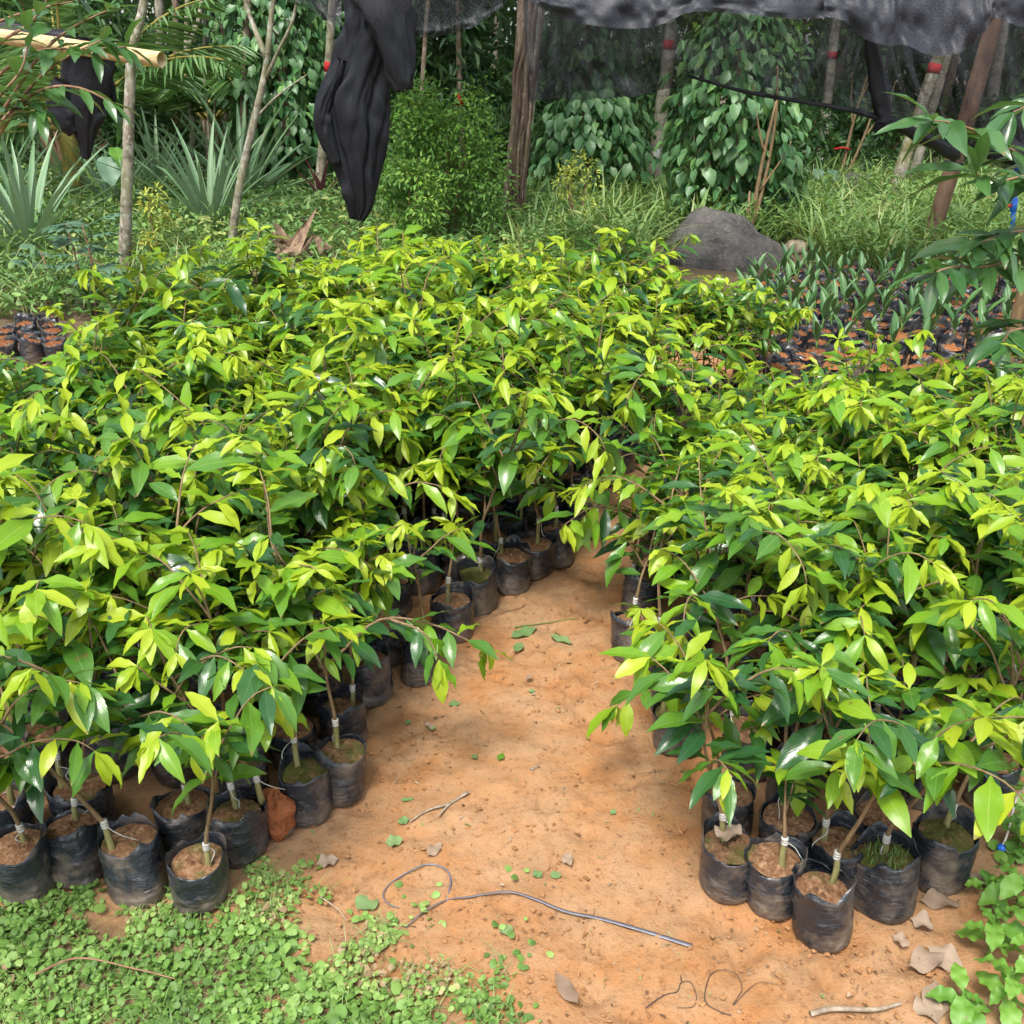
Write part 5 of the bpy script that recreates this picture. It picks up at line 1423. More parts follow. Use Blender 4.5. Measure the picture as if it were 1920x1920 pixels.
pepper(640, 760, 40, 330, 15.5, 'shaded vine clump behind the hanging black net', 40, 700, 38)

# ------------------------------------------------------------------ shrubs
def shrub(name, px, py, Y, rx, ry, h, n, L, W, mat, label, seed, cat='shrub', group=None, stems=5, clumps=16, z0=.12, stem_mat='bark_twig', lift=.25):
    rs = np.random.RandomState(seed); c = PY(px, py, Y); e = empty(name, (c.x, Y, 0)); tag(e, label, cat, group)
    cl = np.stack([rx * .75 * rs.randn(clumps).clip(-1.2, 1.2), ry * .75 * rs.randn(clumps).clip(-1.2, 1.2), h * (z0 + (1 - z0) * rs.rand(clumps) ** .75)], -1)
    shrink = np.sqrt(np.clip(1.15 - (cl[:, 2] / h) ** 2.0, .1, 1)); cl[:, :2] *= shrink[:, None]
    for k in range(stems):
        t = cl[k]; g = Geo()
        tube(g, smooth_path([(.04 * rs.randn(), .04 * rs.randn(), -.03), tuple(t * np.array([.5, .5, .55])), tuple(t)], 4), np.linspace(.014, .004, 9) * (h / 1.2 + .3), 5)
        link('stem', g.mesh('stem', stem_mat), e)
    k = rs.randint(0, clumps, n); a = rs.randn(n, 3); a /= np.linalg.norm(a, axis=1, keepdims=True)
    sr = np.array([rx, ry, h * .45]) * .42
    P = cl[k] + a * (rs.rand(n) ** .5)[:, None] * sr; P[:, 2] = np.abs(P[:, 2] - .03) + .03
    D = a * .8 + rs.randn(n, 3) * .5 + np.array([0, 0, lift - .4])
    g = Geo(); leaf_cloud(g, P, D, rs.uniform(.75, 1.25, n) * L, rs.uniform(.75, 1.25, n) * W, rs, rnd=np.clip(.5 * rs.rand(n) + .5 * rs.rand(clumps)[k], 0, 1))
    o = link('foliage', g.mesh('foliage', mat), e)
    return e
shrub('small_leaved_bush', 838, 330, 9.6, .50, .45, 1.40, 7000, .048, .026, 'foliage_shrub', 'dense small-leaved green bush beside the thick middle trunk', 41, 'bush', clumps=34, z0=.08)
shrub('small_leaved_bush', 770, 370, 9.0, .34, .3, .8, 2200, .048, .026, 'foliage_shrub', 'smaller bright bush at the foot of the hanging net', 42, 'bush', clumps=14)
shrub('yellow_shrub', 300, 470, 8.7, .13, .13, .62, 380, .06, .018, 'foliage_yellow', 'yellow-leaved shrub between the two slim trunks', 43, 'shrub', clumps=9)
shrub('yellow_shrub', 1082, 400, 9.7, .22, .2, .8, 420, .05, .02, 'foliage_yellow', 'yellow-flecked shrub in the grass before the rounded pepper vine', 44, 'shrub', clumps=14, z0=.4)
shrub('broadleaf_tree', 850, 110, 13.0, 1.0, .7, 2.7, 2600, .20, .06, 'foliage_forest', 'long-leaved tree filling the gap right of the hanging net', 45, 'tree', clumps=26, z0=.25)
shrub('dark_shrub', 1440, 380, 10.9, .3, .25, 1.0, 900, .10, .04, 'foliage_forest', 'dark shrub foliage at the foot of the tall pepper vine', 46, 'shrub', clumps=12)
shrub('leafy_tree', 1395, 90, 12.0, .75, .6, 2.5, 2200, .11, .05, 'foliage_shrub', 'bright leafy treetop showing through the net above the tall pepper vine', 47, 'tree', clumps=24, z0=.62)
shrub('leafy_tree', 80, 60, 14.5, 1.3, .7, 2.9, 2600, .16, .06, 'foliage_forest', 'leafy tree in the corner behind the coconut palm', 48, 'tree', clumps=26, z0=.2)
k = 0
for (px, Y, rx, h, L) in ((60, 15, .8, 1.2, .11), (200, 16, .8, 1.3, .11), (270, 14.5, .6, .9, .1), (380, 15.5, .7, 1.0, .1), (520, 14.6, .7, .9, .1), (660, 14, .8, 1.2, .11), (770, 15.5, .8, 1.5, .12), (930, 15, .7, 1.4, .12), (1060, 15.5, .9, 1.4, .12), (1180, 16, .8, 1.6, .13), (1330, 16, .8, 1.6, .12), (1480, 14.5, .5, 1.0, .13), (1560, 16.5, .8, 1.2, .14), (1640, 15.2, .6, 1.0, .13), (1800, 15.5, .8, 1.0, .12), (1905, 15, .8, 1.1, .12)):
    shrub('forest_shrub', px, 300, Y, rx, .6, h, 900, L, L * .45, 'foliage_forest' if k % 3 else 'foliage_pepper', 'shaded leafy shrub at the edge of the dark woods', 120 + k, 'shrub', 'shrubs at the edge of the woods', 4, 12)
    k += 1
# bare-stemmed shrub beyond the net with a red tie, and the one by the pepper vine
def bare_stems(pos, stems, label, mat='bark_twig', tie=None):
    e = empty('bare_stemmed_shrub', pos); tag(e, label, 'shrub')
    for pts, r in stems:
        g = Geo(); tube(g, smooth_path(pts, 4), np.linspace(r, r * .35, (len(pts) - 1) * 4 + 1), 7, noise=.06, rs=rsg); link('stem', g.mesh('stem', mat), e)
    if tie:
        g = Geo(); tube(g, smooth_path([(-.10, -.03, tie), (0, -.05, tie + .02), (.10, -.02, tie)], 4), .013, 6); link('red_tie', g.mesh('red_tie', 'paint_red'), e)
c = PY(1410, 420, 10.2); c.z = 0
bare_stems(c, [([(0, 0, -.03), (.01, 0, .4), (.06, 0, .9), (.12, 0, 1.3)], .03), ([(.02, 0, .2), (.10, .02, .7), (.13, 0, 1.2), (.10, 0, 1.6)], .022), ([(-.05, 0, -.03), (-.05, 0, .5)], .028), ([(.05, 0, .85), (-.03, 0, 1.1), (-.10, .02, 1.45)], .014), ([(.04, 0, .5), (.20, 0, .75), (.3, 0, .95)], .012)], 'brown bare stems of a cut shrub in front of the tall pepper vine', 'bark_young')
c = PY(1562, 400, 13.5); c.z = 0
bare_stems(c, [([(0, 0, -.03), (.06, 0, .5), (.12, 0, 1.0), (.22, 0, 1.5)], .028), ([(.02, 0, .05), (.18, 0, .5), (.30, 0, .9), (.42, 0, 1.5)], .024), ([(.10, 0, .9), (.05, 0, 1.2), (.02, 0, 1.5)], .012), ([(.26, 0, .75), (.5, 0, 1.1), (.56, 0, 1.4)], .014), ([(.15, 0, 1.15), (.24, .0, 1.4), (.3, 0, 1.6)], .01)], 'spreading bare stems tied with red in the shade before the grey rock', 'bark_young', .62)
# big-leaved plants
BIG = []
for k in range(3):
    a = leaf_arrays(.24 + .04 * k, .17 + .03 * k, .2, .6, .2, k, .6, .95, 12, 6, .04, 2, heart=.6); BIG.append(mesh_np('leaf', a[0], a[1], 'leaf_cassava' if k else 'leaf_weed', a[2]))
def big_leaf(pos, n, h, label, seed, s=1.0):
    rs = random.Random(seed); e = empty('big_leaved_plant', pos); tag(e, label, 'plant')
    for k in range(n):
        az = -1.57 + rs.uniform(-1.6, 1.6); hh = h * rs.uniform(.6, 1.1); q = (.2 * math.cos(az), .2 * math.sin(az), hh)
        g = Geo(); tube(g, smooth_path([(0, 0, -.02), (q[0] * .3, q[1] * .3, hh * .6), q], 4), np.linspace(.009, .004, 9), 5); link('leaf_stalk', g.mesh('leaf_stalk', 'stem_green'), e)
        link('leaf', BIG[rs.randrange(3)], e, mtx=leaf_frame(q, (math.cos(az), math.sin(az), -.9), (math.cos(az), math.sin(az), .9), 0, s * rs.uniform(.7, 1.1)))
big_leaf(Vector((PY(1520, 380, 12.6).x, 12.6, 0)), 7, .55, 'broad grey-green leaves low in the shade left of the red-tied shrub', 3, .8)
big_leaf(Vector((PY(205, 330, 10.2).x, 10.2, 0)), 4, .85, 'pale heart-shaped leaves standing above the pineapples', 5, .9)
big_leaf(Vector((PY(25, 350, 9.6).x, 9.6, 0)), 6, .62, 'bright green leaves at the photo edge above the pineapples', 6, .8)

# ------------------------------------------------------------------ undergrowth and grass
rsu = np.random.RandomState(19)
def field(n, x0, x1, y0, y1, rs, avoid=()):
    x = rs.uniform(x0, x1, n); y = y0 + (y1 - y0) * rs.rand(n) ** 1.3
    ok = np.ones(n, bool)
    for p in avoid: ok &= ~in_poly_np(x, y, p)
    ok &= np.abs(x) < .62 * y + 1.0
    return x[ok], y[ok]
BLOCK = [(-2.7, 1), (-2.7, 5.9), (-1, 6.2), (1.2, 6.2), (1.9, 5.7), (3, 4), (3, 1)]
ROCKZONE = [(1.2, 7.4), (1.05, 9.9), (2.75, 9.9), (2.6, 7.4)]
BAGSTAND = [(-4.5, 5.6), (-2.6, 5.6), (-2.75, 7.0), (-4.5, 7.0)]
g = Geo()
x, y = field(56000, -9, .6, 5.8, 15, rsu, (BLOCK, PALMS, BAGSTAND))
hmax = .08 + .25 * np.clip((y - 6.3) / 3.0, 0, 1) * (1 + .9 * fbm2(x * 1.1, y * 1.1, 71, 3))
P = np.stack([x, y, np.abs(rsu.rand(len(x)) ** .7 * hmax) + .02], -1)
az = rsu.rand(len(x)) * 6.283
leaf_cloud(g, P, np.stack([np.cos(az), np.sin(az), rsu.uniform(-.5, 1.1, len(x))], -1), rsu.gamma(6, .0115, len(x)), rsu.gamma(6, .0055, len(x)), rsu, upj=.8, rnd=np.clip(.58 + .7 * fbm2(x * 2, y * 2, 73, 2) + .3 * rsu.randn(len(x)) * .7, 0, 1))
tag(link('undergrowth', g.mesh('undergrowth', 'foliage_under')), 'tangle of low green weeds around the pineapples', 'undergrowth', None, 'stuff')
g = Geo()
def tufts(n, x0, x1, y0, y1, per, hmin, hmax, w, avoid):
    x, y = field(n, x0, x1, y0, y1, rsu, avoid)
    for a, b in zip(x, y):
        m = per; s = rsu.uniform(.75, 1.2)
        Pp = np.stack([a + .05 * rsu.randn(m), b + .05 * rsu.randn(m), np.zeros(m)], -1)
        blades(g, Pp, rsu.rand(m) * 6.283, rsu.uniform(hmin, hmax, m) * s, rsu.uniform(.35, 1.15, m), w * s, rsu, 5, np.clip(.5 + .25 * rsu.randn() + .22 * rsu.randn(m), 0, 1))
tufts(1500, .1, 9.5, 8.6, 14.5, 11, .35, .78, .024, (PALMS, BLOCK, ROCKZONE))
tufts(620, -8, .5, 6.6, 13.5, 10, .22, .60, .012, (BLOCK, BAGSTAND))
tag(link('grass', g.mesh('grass', 'foliage_grass')), 'arching light green grass behind the palm seedlings', 'grass', None, 'stuff')
g = Geo()
x, y = field(16000, .1, 10, 8.3, 14.5, rsu, (PALMS, BLOCK, ROCKZONE))
P = np.stack([x, y, rsu.rand(len(x)) * .42 + .02], -1); az = rsu.rand(len(x)) * 6.283
leaf_cloud(g, P, np.stack([np.cos(az), np.sin(az), rsu.uniform(-.2, .8, len(x))], -1), rsu.uniform(.05, .12, len(x)), rsu.uniform(.016, .035, len(x)), rsu)
tag(link('grass_weeds', g.mesh('grass_weeds', 'foliage_under')), 'leafy weeds mixed into the grass behind the boulder', 'undergrowth', None, 'stuff')
# the dark woods behind
g = Geo(); n = 52000
y = 17.5 + 14 * rsu.rand(n); x = rsu.uniform(-1, 1, n) * (.62 * y + 4); z = rsu.rand(n) ** 1.1 * (1.6 + .22 * (y - 12))
kp = fbm2(x * .5, z * .8 + y * .3, 81, 3) > -.32 + .25 * (z < .5); x, y, z = x[kp], y[kp], z[kp]; n = len(x)
leaf_cloud(g, np.stack([x, y, z], -1), rsu.randn(n, 3) + np.array([0, -.5, -.6]), rsu.uniform(.16, .36, n), rsu.uniform(.07, .16, n), rsu, rnd=np.clip(.42 + .8 * fbm2(x * .8, z * 1.5 + y, 83, 2) + .2 * rsu.randn(n), 0, 1))
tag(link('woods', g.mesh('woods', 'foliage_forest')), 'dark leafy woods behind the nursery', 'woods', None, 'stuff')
g = Geo(); n = 46000
y = 14.6 + 24 * rsu.rand(n); x = rsu.uniform(-1, 1, n) * (.62 * y + 7); z = 5.5 + 4.5 * rsu.rand(n)
leaf_cloud(g, np.stack([x, y, z], -1), rsu.randn(n, 3) + np.array([0, 0, -.3]), rsu.uniform(.25, .5, n), rsu.uniform(.12, .24, n), rsu)
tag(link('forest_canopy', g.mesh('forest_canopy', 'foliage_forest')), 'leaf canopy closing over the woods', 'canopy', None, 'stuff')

# ------------------------------------------------------------------ shade nets, posts and pole
def sheet(rows, nu, seed, wob=.03, mat='net_sheer', sag=0.0):
    """cloth through rows of control points (each row a list of (px, py, Y)), top row first"""
    rs = np.random.RandomState(seed)
    Rr = []
    for r in rows:
        P = smooth_path([np.array(PY(*q)) for q in r], 8); t = np.linspace(0, 1, len(P)); u = np.linspace(0, 1, nu)
        Rr.append(np.stack([np.interp(u, t, P[:, c]) for c in range(3)], -1))
    Rr = np.array(Rr); m = 7; out = []
    v = np.linspace(0, 1, (len(rows) - 1) * m + 1)
    for q in v:
        f = q * (len(rows) - 1); k = min(int(f), len(rows) - 2); f -= k; out.append(Rr[k] * (1 - f) + Rr[k + 1] * f)
    V = np.array(out); nv = len(v)
    uu, vv = np.meshgrid(np.linspace(0, 1, nu), v)
    q = 26 * (sag or 1.0)
    V[:, :, 1] += wob * (fbm2(uu * q + seed, vv * 3, seed, 2 if sag else 3) * 2) * (.3 + vv)
    V[:, :, 2] += wob * (.0 if sag else .5) * fbm2(uu * 14, vv * 5 + 3, seed + 5, 2)
    i, j = np.meshgrid(np.arange(nv - 1), np.arange(nu - 1), indexing='ij')
    Q = np.stack([i * nu + j, (i + 1) * nu + j, (i + 1) * nu + j + 1, i * nu + j + 1], -1).reshape(-1, 4)
    w = np.linalg.norm(V[0, -1] - V[0, 0]); h = np.linalg.norm(V[-1] - V[0], axis=1).mean()
    return mesh_np('net', V.reshape(-1, 3), Q, mat, np.stack([uu * w, vv * h], -1).reshape(-1, 2))
def bundle(name, pts, mat, folds=9, depth=.25, seed=0, seg=64, parent=None):
    """gathered net hanging or lying in folds: pts (px, py, Y, half width px, flatten)"""
    rs = np.random.RandomState(seed); C = []; W = []; Fl = []
    for px, py, Y, w, fl in pts:
        q = PY(px, py, Y); C.append(np.array(q)); W.append(w * (Y * CP - (q.z - CAM_H) * SP) / 1920); Fl.append(fl)
    P = smooth_path(C, 7); n = len(P); t = np.linspace(0, 1, n); tk = np.linspace(0, 1, len(pts))
    W = np.interp(t, tk, W); Fl = np.interp(t, tk, Fl)
    T = np.gradient(P, axis=0); T /= np.linalg.norm(T, axis=1, keepdims=True)
    S = np.cross(T, [0, 1.0, 0]); S /= np.linalg.norm(S, axis=1, keepdims=True); B = np.cross(T, S)
    th = np.linspace(0, 2 * np.pi, seg, endpoint=False)
    tt, hh = np.meshgrid(t, th, indexing='ij')
    wv = 1.6 * fbm2(hh * 0 + tt * 3.0, np.cos(hh) * 1.1 + 5, seed + 9, 3)
    fo = .55 * np.abs(np.sin(.5 * (folds // 2) * hh + 1.2 * np.sin(3.1 * tt + seed) + 2 * wv)) + .30 * np.abs(np.sin(.5 * folds * hh - 2.0 * tt + 3 * wv)) + .25 * np.abs(np.sin(1.5 * hh + 2.6 * tt + seed))
    r = 1 + depth * (1.5 * (fo - .62) + .35 * np.sin((folds // 2) * hh + 3 * tt + 1)) + depth * .6 * fbm2(np.cos(hh) * 2 + 7, tt * 9 + np.sin(hh) * 2, seed + 3, 4)
    V = P[:, None] + (W[:, None] * r * np.cos(hh))[:, :, None] * S[:, None] + (W[:, None] * Fl[:, None] * r * np.sin(hh))[:, :, None] * B[:, None]
    i, j = np.meshgrid(np.arange(n - 1), np.arange(seg), indexing='ij'); j2 = (j + 1) % seg
    Q = np.stack([i * seg + j, i * seg + j2, (i + 1) * seg + j2, (i + 1) * seg + j], -1).reshape(-1, 4)
    L = np.concatenate([[0], np.cumsum(np.linalg.norm(np.diff(P, axis=0), axis=1))])
    U = np.stack([hh * float(W.mean()), np.broadcast_to(L[:, None], hh.shape)], -1).reshape(-1, 2)
    T2 = [[k0 * seg + k, k0 * seg + (k + 1) % seg, k0 * seg + seg // 2] for k0 in (0, n - 1) for k in range(seg)]
    return link(name, mesh_np(name, V.reshape(-1, 3), [Q, np.array(T2)], mat, U), parent)
# net roof over the palm seedlings: rolled front edge, sheer curtain behind, knotted end
e = empty('shade_net', (1.5, 8.2, 0)); tag(e, 'black shade net sagging over the palm seedlings, knotted to the wooden post', 'shade net')
def sub(o):
    o.parent = e; o.location = (-1.5, -8.2, 0); return o
HEM = [(978, -10), (1010, 12), (1060, 36), (1120, 49), (1190, 54), (1240, 46), (1290, 24), (1350, 24), (1420, 30), (1490, 36), (1560, 32)]
FLAP = [(1545, 30), (1590, 44), (1625, 74), (1660, 86), (1690, 84), (1730, 100), (1775, 104), (1820, 88), (1850, 56), (1870, 34), (1905, 48), (1960, 52)]
for nm, hem, yy, wv in (('rolled_edge', HEM, 7.6, 5), ('rolled_lining', HEM, 7.72, 6), ('folded_flap', FLAP, 7.52, 7), ('flap_lining', FLAP, 7.62, 8)):
    up = 6 if 'lining' in nm else 0
    sub(link(nm, sheet([[(px, -70 + up, yy + .12) for px, py in hem], [(px, py * .35 - 10, yy + .02) for px, py in hem], [(px, py - up, yy) for px, py in hem]], 150, wv, .045, 'net_roll', .6)))
sub(link('curtain', sheet([[(980, -40, 8.2), (1120, -40, 8.2), (1280, -40, 8.3)], [(985, 90, 8.2), (1120, 110, 8.25), (1280, 95, 8.3)], [(990, 188, 8.25), (1090, 186, 8.3), (1200, 176, 8.35), (1300, 160, 8.4)]], 60, 4, .05)))
sub(link('swag', sheet([[(1230, -40, 8.0), (1400, -40, 8.0), (1560, -40, 8.0), (1660, -40, 8.0)], [(1280, 60, 8.1), (1400, 70, 8.1), (1560, 80, 8.05), (1650, 90, 8.0)], [(1290, 140, 8.1), (1390, 168, 8.1), (1520, 190, 8.05), (1652, 222, 8.0)]], 70, 6, .07)))
sub(link('curtain', sheet([[(1640, -40, 8.6), (1760, -40, 8.6), (1930, -40, 8.6)], [(1650, 110, 8.6), (1760, 120, 8.6), (1930, 120, 8.7)], [(1662, 225, 8.6), (1760, 240, 8.7), (1850, 300, 8.8), (1960, 350, 8.8)]], 60, 8, .06)))
sub(bundle('gathered_strip', [(1632, 70, 8.0, 10, .6), (1640, 120, 8.0, 13, .6), (1650, 180, 8.0, 17, .7), (1656, 215, 8.0, 14, .8), (1656, 228, 8.0, 16, .9), (1650, 250, 8.0, 13, .6)], 'net_dense', 5, .25, 7, 40))
sub(bundle('twisted_cord', [(1656, 222, 8.0, 7, .9), (1690, 238, 8.0, 9, .9), (1730, 258, 8.2, 10, .9), (1765, 275, 8.4, 12, .9), (1790, 292, 8.6, 11, .9)], 'net_dense', 4, .22, 8, 32))
sub(bundle('loose_hem', [(1290, 142, 8.12, 2, .8), (1390, 170, 8.1, 3, .8), (1520, 193, 8.05, 3.5, .8), (1600, 208, 8.0, 4, .8), (1652, 222, 8.0, 6, .8)], 'net_dense', 4, .25, 9, 20))
sub(bundle('lower_roll', [(1800, 262, 8.7, 16, .8), (1850, 270, 8.8, 22, .8), (1920, 284, 8.8, 26, .8), (2000, 290, 8.8, 26, .8)], 'net_dense', 5, .25, 10, 32))
# hanging bundle in the middle
e = empty('hanging_net', (PY(680, 300, 7.0).x, 7.0, 0)); tag(e, 'bunched black shade net hanging down in heavy folds', 'shade net')
ox = e.location.copy()
def sub2(o): o.parent = e; o.location = -ox; return o
sub2(bundle('hanging_folds', [(695, -60, 7.0, 52, .5), (700, 10, 7.0, 46, .5), (692, 70, 7.0, 42, .55), (676, 140, 7.0, 44, .55), (664, 200, 7.0, 54, .5), (664, 260, 7.0, 52, .5), (670, 320, 7.0, 40, .55), (676, 370, 7.0, 28, .6), (670, 412, 7.0, 13, .6)], 'net_dense', 9, .36, 12, 110))
sub2(bundle('front_flap', [(690, -50, 6.9, 46, .35), (722, 20, 6.85, 42, .3), (742, 90, 6.85, 32, .3), (752, 140, 6.85, 24, .3), (758, 170, 6.85, 15, .25)], 'net_dense', 7, .34, 13, 90))
sub2(bundle('side_bulge', [(640, 110, 6.95, 9, .8), (622, 160, 6.95, 14, .8), (608, 205, 6.95, 17, .8), (612, 250, 6.95, 15, .8), (632, 310, 6.95, 10, .8)], 'net_dense', 5, .3, 14, 60))
sub2(link('swag', sheet([[(770, -60, 7.3), (860, -60, 7.35), (1000, -70, 7.5)], [(770, 50, 7.3), (860, 40, 7.4), (985, -30, 7.5)], [(768, 70, 7.3), (830, 68, 7.35), (905, 40, 7.42), (975, -14, 7.5)]], 40, 15, .03)))
sub2(link('upper_sheet', sheet([[(470, -80, 7.4), (560, -80, 7.3), (640, -80, 7.2)], [(520, -10, 7.4), (570, 5, 7.3), (640, 30, 7.15)], [(545, 5, 7.4), (590, 25, 7.3), (640, 52, 7.1)]], 30, 16, .02)))
# net over the bamboo pole, left
Yb = 5.6
e = empty('bamboo_pole', PY(120, 88, Yb)); tag(e, 'thick bamboo pole with a hollow end sticking out of the foliage', 'pole')
A = np.array(PY(-160, 45, Yb + .25)); Bp = np.array(PY(303, 112, Yb - .25)); ob = np.array(e.location)
g = Geo(); n = 15; P = A[None] + (Bp - A)[None] * np.linspace(0, 1, n)[:, None] - ob
rr = np.full(n, .036); tube(g, P, rr, 18, cap=False)
d = (Bp - A) / np.linalg.norm(Bp - A); tube(g, [Bp - ob, Bp - ob - d * .002, Bp - ob - d * .25], [.036, .029, .028], 18, cap=False)
T0 = g.mesh('culm', 'bamboo'); link('culm', T0, e)
for f in (.32, .62, .86):
    c = A + (Bp - A) * f - ob; g = Geo(); tube(g, [c - d * .008, c, c + d * .008], [.0365, .0395, .0365], 18, cap=False); link('node_ring', g.mesh('node_ring', 'bamboo'), e)
c = np.array(PY(226, 98, Yb - .17)) - ob; g = Geo()
for k in range(4): tube(g, [c + d * (.011 * k - .02) - d * .005, c + d * (.011 * k - .02) + d * .005], .0405, 14)
link('lashing', g.mesh('lashing', 'lashing'), e)
g = Geo(); c0 = Bp - ob - d * .12; tube(g, [c0, c0 + d * .004], .0285, 14); link('inner_wall', g.mesh('inner_wall', 'rope_dark'), e)
e = empty('draped_net', (PY(160, 180, Yb).x, Yb, 0)); tag(e, 'black shade net draped over the bamboo pole', 'shade net'); ox3 = e.location.copy()
for nm, pts, fo, sd_ in (('draped_folds', [(160, 70, Yb, 40, .55), (162, 110, Yb, 45, .5), (160, 160, Yb, 46, .45), (158, 205, Yb, 38, .45), (158, 240, Yb, 24, .5), (160, 275, Yb, 12, .5), (160, 298, Yb, 6, .5)], 6, 21), ('side_fold', [(118, 150, Yb - .03, 14, .8), (112, 190, Yb - .03, 20, .8), (122, 225, Yb - .03, 22, .7), (140, 250, Yb - .02, 12, .7)], 4, 22), ('rolled_edge', [(-60, 45, Yb + .1, 14, .9), (20, 58, Yb + .1, 15, .9), (80, 68, Yb + .08, 16, .9), (140, 76, Yb + .05, 17, .9)], 4, 23), ('trailing_strip', [(195, 130, Yb + .1, 10, .5), (205, 170, Yb + .1, 12, .5), (208, 200, Yb + .1, 7, .5)], 3, 24)):
    o = bundle(nm, pts, 'net_dense', fo, .24, sd_, 48); o.parent = e; o.location = -ox3
# wooden post right, blue water pipe
def post(name, pts, Y0, Y1, mat, label, cat):
    W = []; rad = []
    for k, (px, py, w) in enumerate(pts):
        Y = Y0 + (Y1 - Y0) * k / (len(pts) - 1); q = PY(px, py, Y); W.append(np.array(q)); rad.append(w * (Y * CP - (q.z - CAM_H) * SP) / 1920 / 2)
    b = W[0].copy(); b[2] = 0; e = empty(name, b); tag(e, label, cat)
    W[0][2] = -.03
    P = smooth_path([w - b for w in W], 5); ra = np.interp(np.linspace(0, 1, len(P)), np.linspace(0, 1, len(rad)), rad)
    th = np.linspace(0, 6.283, 12, endpoint=False); sh = 1 + .07 * np.cos(4 * th)[None] + .02 * np.random.RandomState(2).randn(len(P), 12)
    g = Geo(); tube(g, P, ra, 12, shape=sh); link('shaft', g.mesh('shaft', mat), e)
    return e, b, P, ra
yb = G(1733, 492, 0).y
e, b, P, ra = post('wooden_post', [(1733, 490, 29), (1760, 400, 30), (1790, 300, 31), (1822, 190, 32), (1868, 30, 33), (1885, -30, 33)], yb, yb, 'wood_post', 'leaning brown wooden post the shade net is tied to', 'post')
k = int(np.argmin(np.abs(P[:, 2] - PY(1790, 300, yb).z)))
g = Geo(); tube(g, [P[k - 1] * .35 + P[k] * .65, P[k] * .9 + P[k - 1] * .1], ra[k] * 1.1, 12); link('tie', g.mesh('tie', 'rope_dark'), e)
yp = 9.0
pb = PY(1896, 480, yp); pb.z = 0; e = empty('water_pipe', pb); tag(e, 'bright blue water pipe with a red valve at the photo edge', 'pipe')
g = Geo(); tube(g, [np.array(PY(1890, 500, yp)) - np.array(pb), np.array(PY(1900, 400, yp)) - np.array(pb), np.array(PY(1908, 300, yp)) - np.array(pb)], .02, 12); link('riser', g.mesh('riser', 'pipe_blue'), e)
c = np.array(PY(1901, 385, yp)) - np.array(pb); g = Geo(); tube(g, [c - np.array([0, 0, .05]), c + np.array([0, 0, .05])], .028, 12); link('coupling', g.mesh('coupling', 'pipe_blue'), e)
g = Geo(); tube(g, [c + np.array([-.02, -.01, 0]), c + np.array([-.06, -.02, 0]), c + np.array([-.065, -.02, 0])], [.01, .016, .016], 10); link('valve', g.mesh('valve', 'valve_red'), e)

# ------------------------------------------------------------------ the two older trees reaching in from the sides
ORCH = []
for k in range(6):
    L = .14 + .012 * k; a = leaf_arrays(L, L * .29, .30, .30 + .10 * k, .12, k, .75, 1.0, 8, 4, .07)
    ORCH.append(mesh_np('leaf', a[0], a[1], 'leaf_orchard', a[2]))
def orchard(name, base, limbs, label, seed, node, s, trunk_pts, tr):
    rs = np.random.RandomState(seed); e = empty(name, base); tag(e, label, 'tree'); b = np.array(base)
    g = Geo(); tube(g, smooth_path([np.array(q) - b for q in trunk_pts], 5), np.linspace(tr, tr * .5, (len(trunk_pts) - 1) * 5 + 1), 12, noise=.07, rs=rs); link('trunk', g.mesh('trunk', 'bark_young'), e)
    for limb, r in limbs:
        P = smooth_path([np.array(q) - b for q in limb], 5); g = Geo(); tube(g, P, np.linspace(r, r * .3, len(P)), 7)
        lo = link('limb', g.mesh('limb', 'bark_twig'), e)
        S = np.concatenate([[0], np.cumsum(np.linalg.norm(np.diff(P, axis=0), axis=1))]); T = np.gradient(P, axis=0); T /= np.linalg.norm(T, axis=1, keepdims=True)
        q = S[-1] * .35; side = 1
        while q < S[-1]:
            k = min(len(P) - 1, np.searchsorted(S, q)); sv = np.cross(T[k], [0, 0, 1.0]); sv /= np.linalg.norm(sv) + 1e-6
            d = side * sv * rs.uniform(.5, 1) + T[k] * rs.uniform(.5, 1.0) + .18 * rs.randn(3); d[2] -= rs.uniform(-.1, .35)
            link('leaf', ORCH[rs.randint(6)], e, mtx=leaf_frame(P[k], d, (.2 * rs.randn(), .2 * rs.randn(), 1), rs.uniform(-.4, .4), s * rs.uniform(.75, 1.15)))
            q += node * rs.uniform(.6, 1.4); side = -side
        for _ in range(3):
            d = T[-1] + .5 * rs.randn(3); d[2] -= .3; link('leaf', ORCH[rs.randint(6)], e, mtx=leaf_frame(P[-1], d, (0, 0, 1), 0, s * .9))
    return e
def limb_px(pts): return [PY(px, py, Y) for px, py, Y in pts]
rb = Vector((PY(1880, 700, 4.9).x, 4.9, 0))
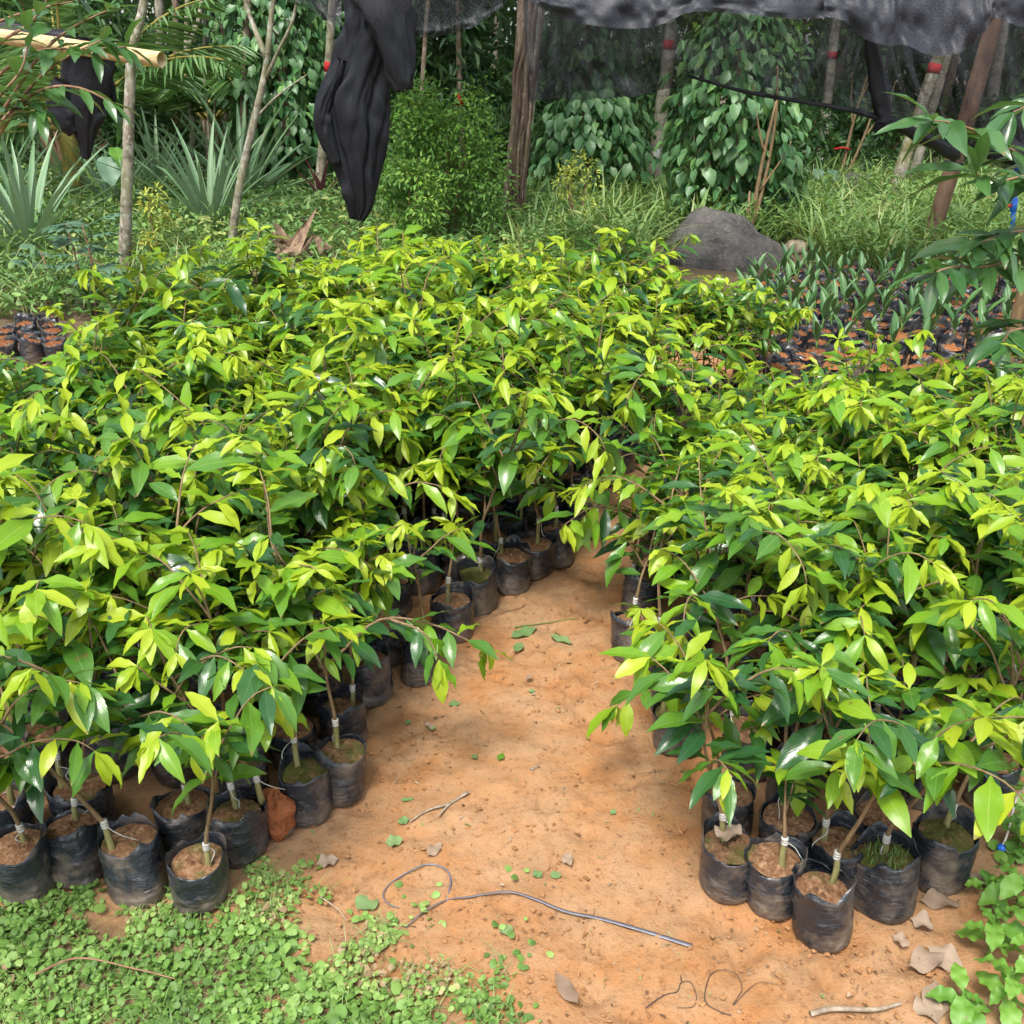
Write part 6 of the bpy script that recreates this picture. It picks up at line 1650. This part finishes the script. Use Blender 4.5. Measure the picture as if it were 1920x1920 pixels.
orchard('orchard_tree', rb, [
    (limb_px([(1990, 330, 4.4), (1930, 300, 4.0), (1850, 255, 3.8), (1790, 232, 3.7), (1750, 226, 3.65)]), .008),
    (limb_px([(2000, 340, 4.4), (1930, 330, 3.8), (1870, 340, 3.7), (1830, 325, 3.6)]), .007),
    (limb_px([(2000, 480, 4.4), (1930, 480, 4.0), (1850, 500, 3.8), (1790, 500, 3.7), (1755, 510, 3.65)]), .008),
    (limb_px([(2000, 430, 4.4), (1940, 430, 4.0), (1880, 440, 3.9), (1840, 455, 3.8)]), .007),
    (limb_px([(2000, 190, 4.4), (1950, 190, 4.0), (1900, 210, 3.9)]), .007),
    (limb_px([(2000, 600, 4.2), (1950, 610, 3.9), (1900, 620, 3.8), (1880, 640, 3.7)]), .007),
    ], 'older tree at the photo edge with long glossy leaves reaching over the palm seedlings', 61, .030, 1.2,
    [(rb.x, rb.y, -.03), PY(1905, 600, 4.85), PY(1935, 500, 4.8), PY(1990, 350, 4.7), PY(2010, 150, 4.7)], .034)
lb = Vector((-2.75, 4.3, 0))
orchard('orchard_tree', lb, [
    (limb_px([(-80, 380, 4.2), (0, 250, 4.1), (60, 160, 4.0), (120, 110, 4.0), (190, 75, 4.0)]), .009),
    (limb_px([(-80, 330, 4.3), (10, 200, 4.2), (70, 110, 4.1), (130, 55, 4.1), (200, 20, 4.1)]), .009),
    (limb_px([(-60, 300, 4.1), (30, 200, 4.0), (90, 165, 3.95), (150, 165, 3.9), (205, 190, 3.9)]), .008),
    (limb_px([(-60, 200, 4.2), (10, 130, 4.1), (70, 95, 4.1), (160, 92, 4.0), (235, 88, 4.0)]), .007),
    (limb_px([(-80, 150, 4.2), (0, 80, 4.1), (60, 40, 4.1), (100, -20, 4.1)]), .008),
    (limb_px([(-80, 280, 4.0), (-10, 190, 3.95), (40, 130, 3.95), (55, 60, 3.95)]), .008),
    (limb_px([(-80, 90, 4.3), (0, 40, 4.2), (80, 15, 4.2), (150, 0, 4.2)]), .007),
    (limb_px([(-60, 330, 4.1), (0, 240, 4.0), (50, 195, 4.0), (75, 205, 3.95)]), .007),
    ], 'bushy older tree with reddish twigs in front of the draped net', 62, .040, .86,
    [(lb.x, lb.y, -.03), (lb.x + .02, lb.y - .02, .5), PY(-80, 380, 4.25), PY(-80, 150, 4.25), PY(-70, -80, 4.3)], .03)
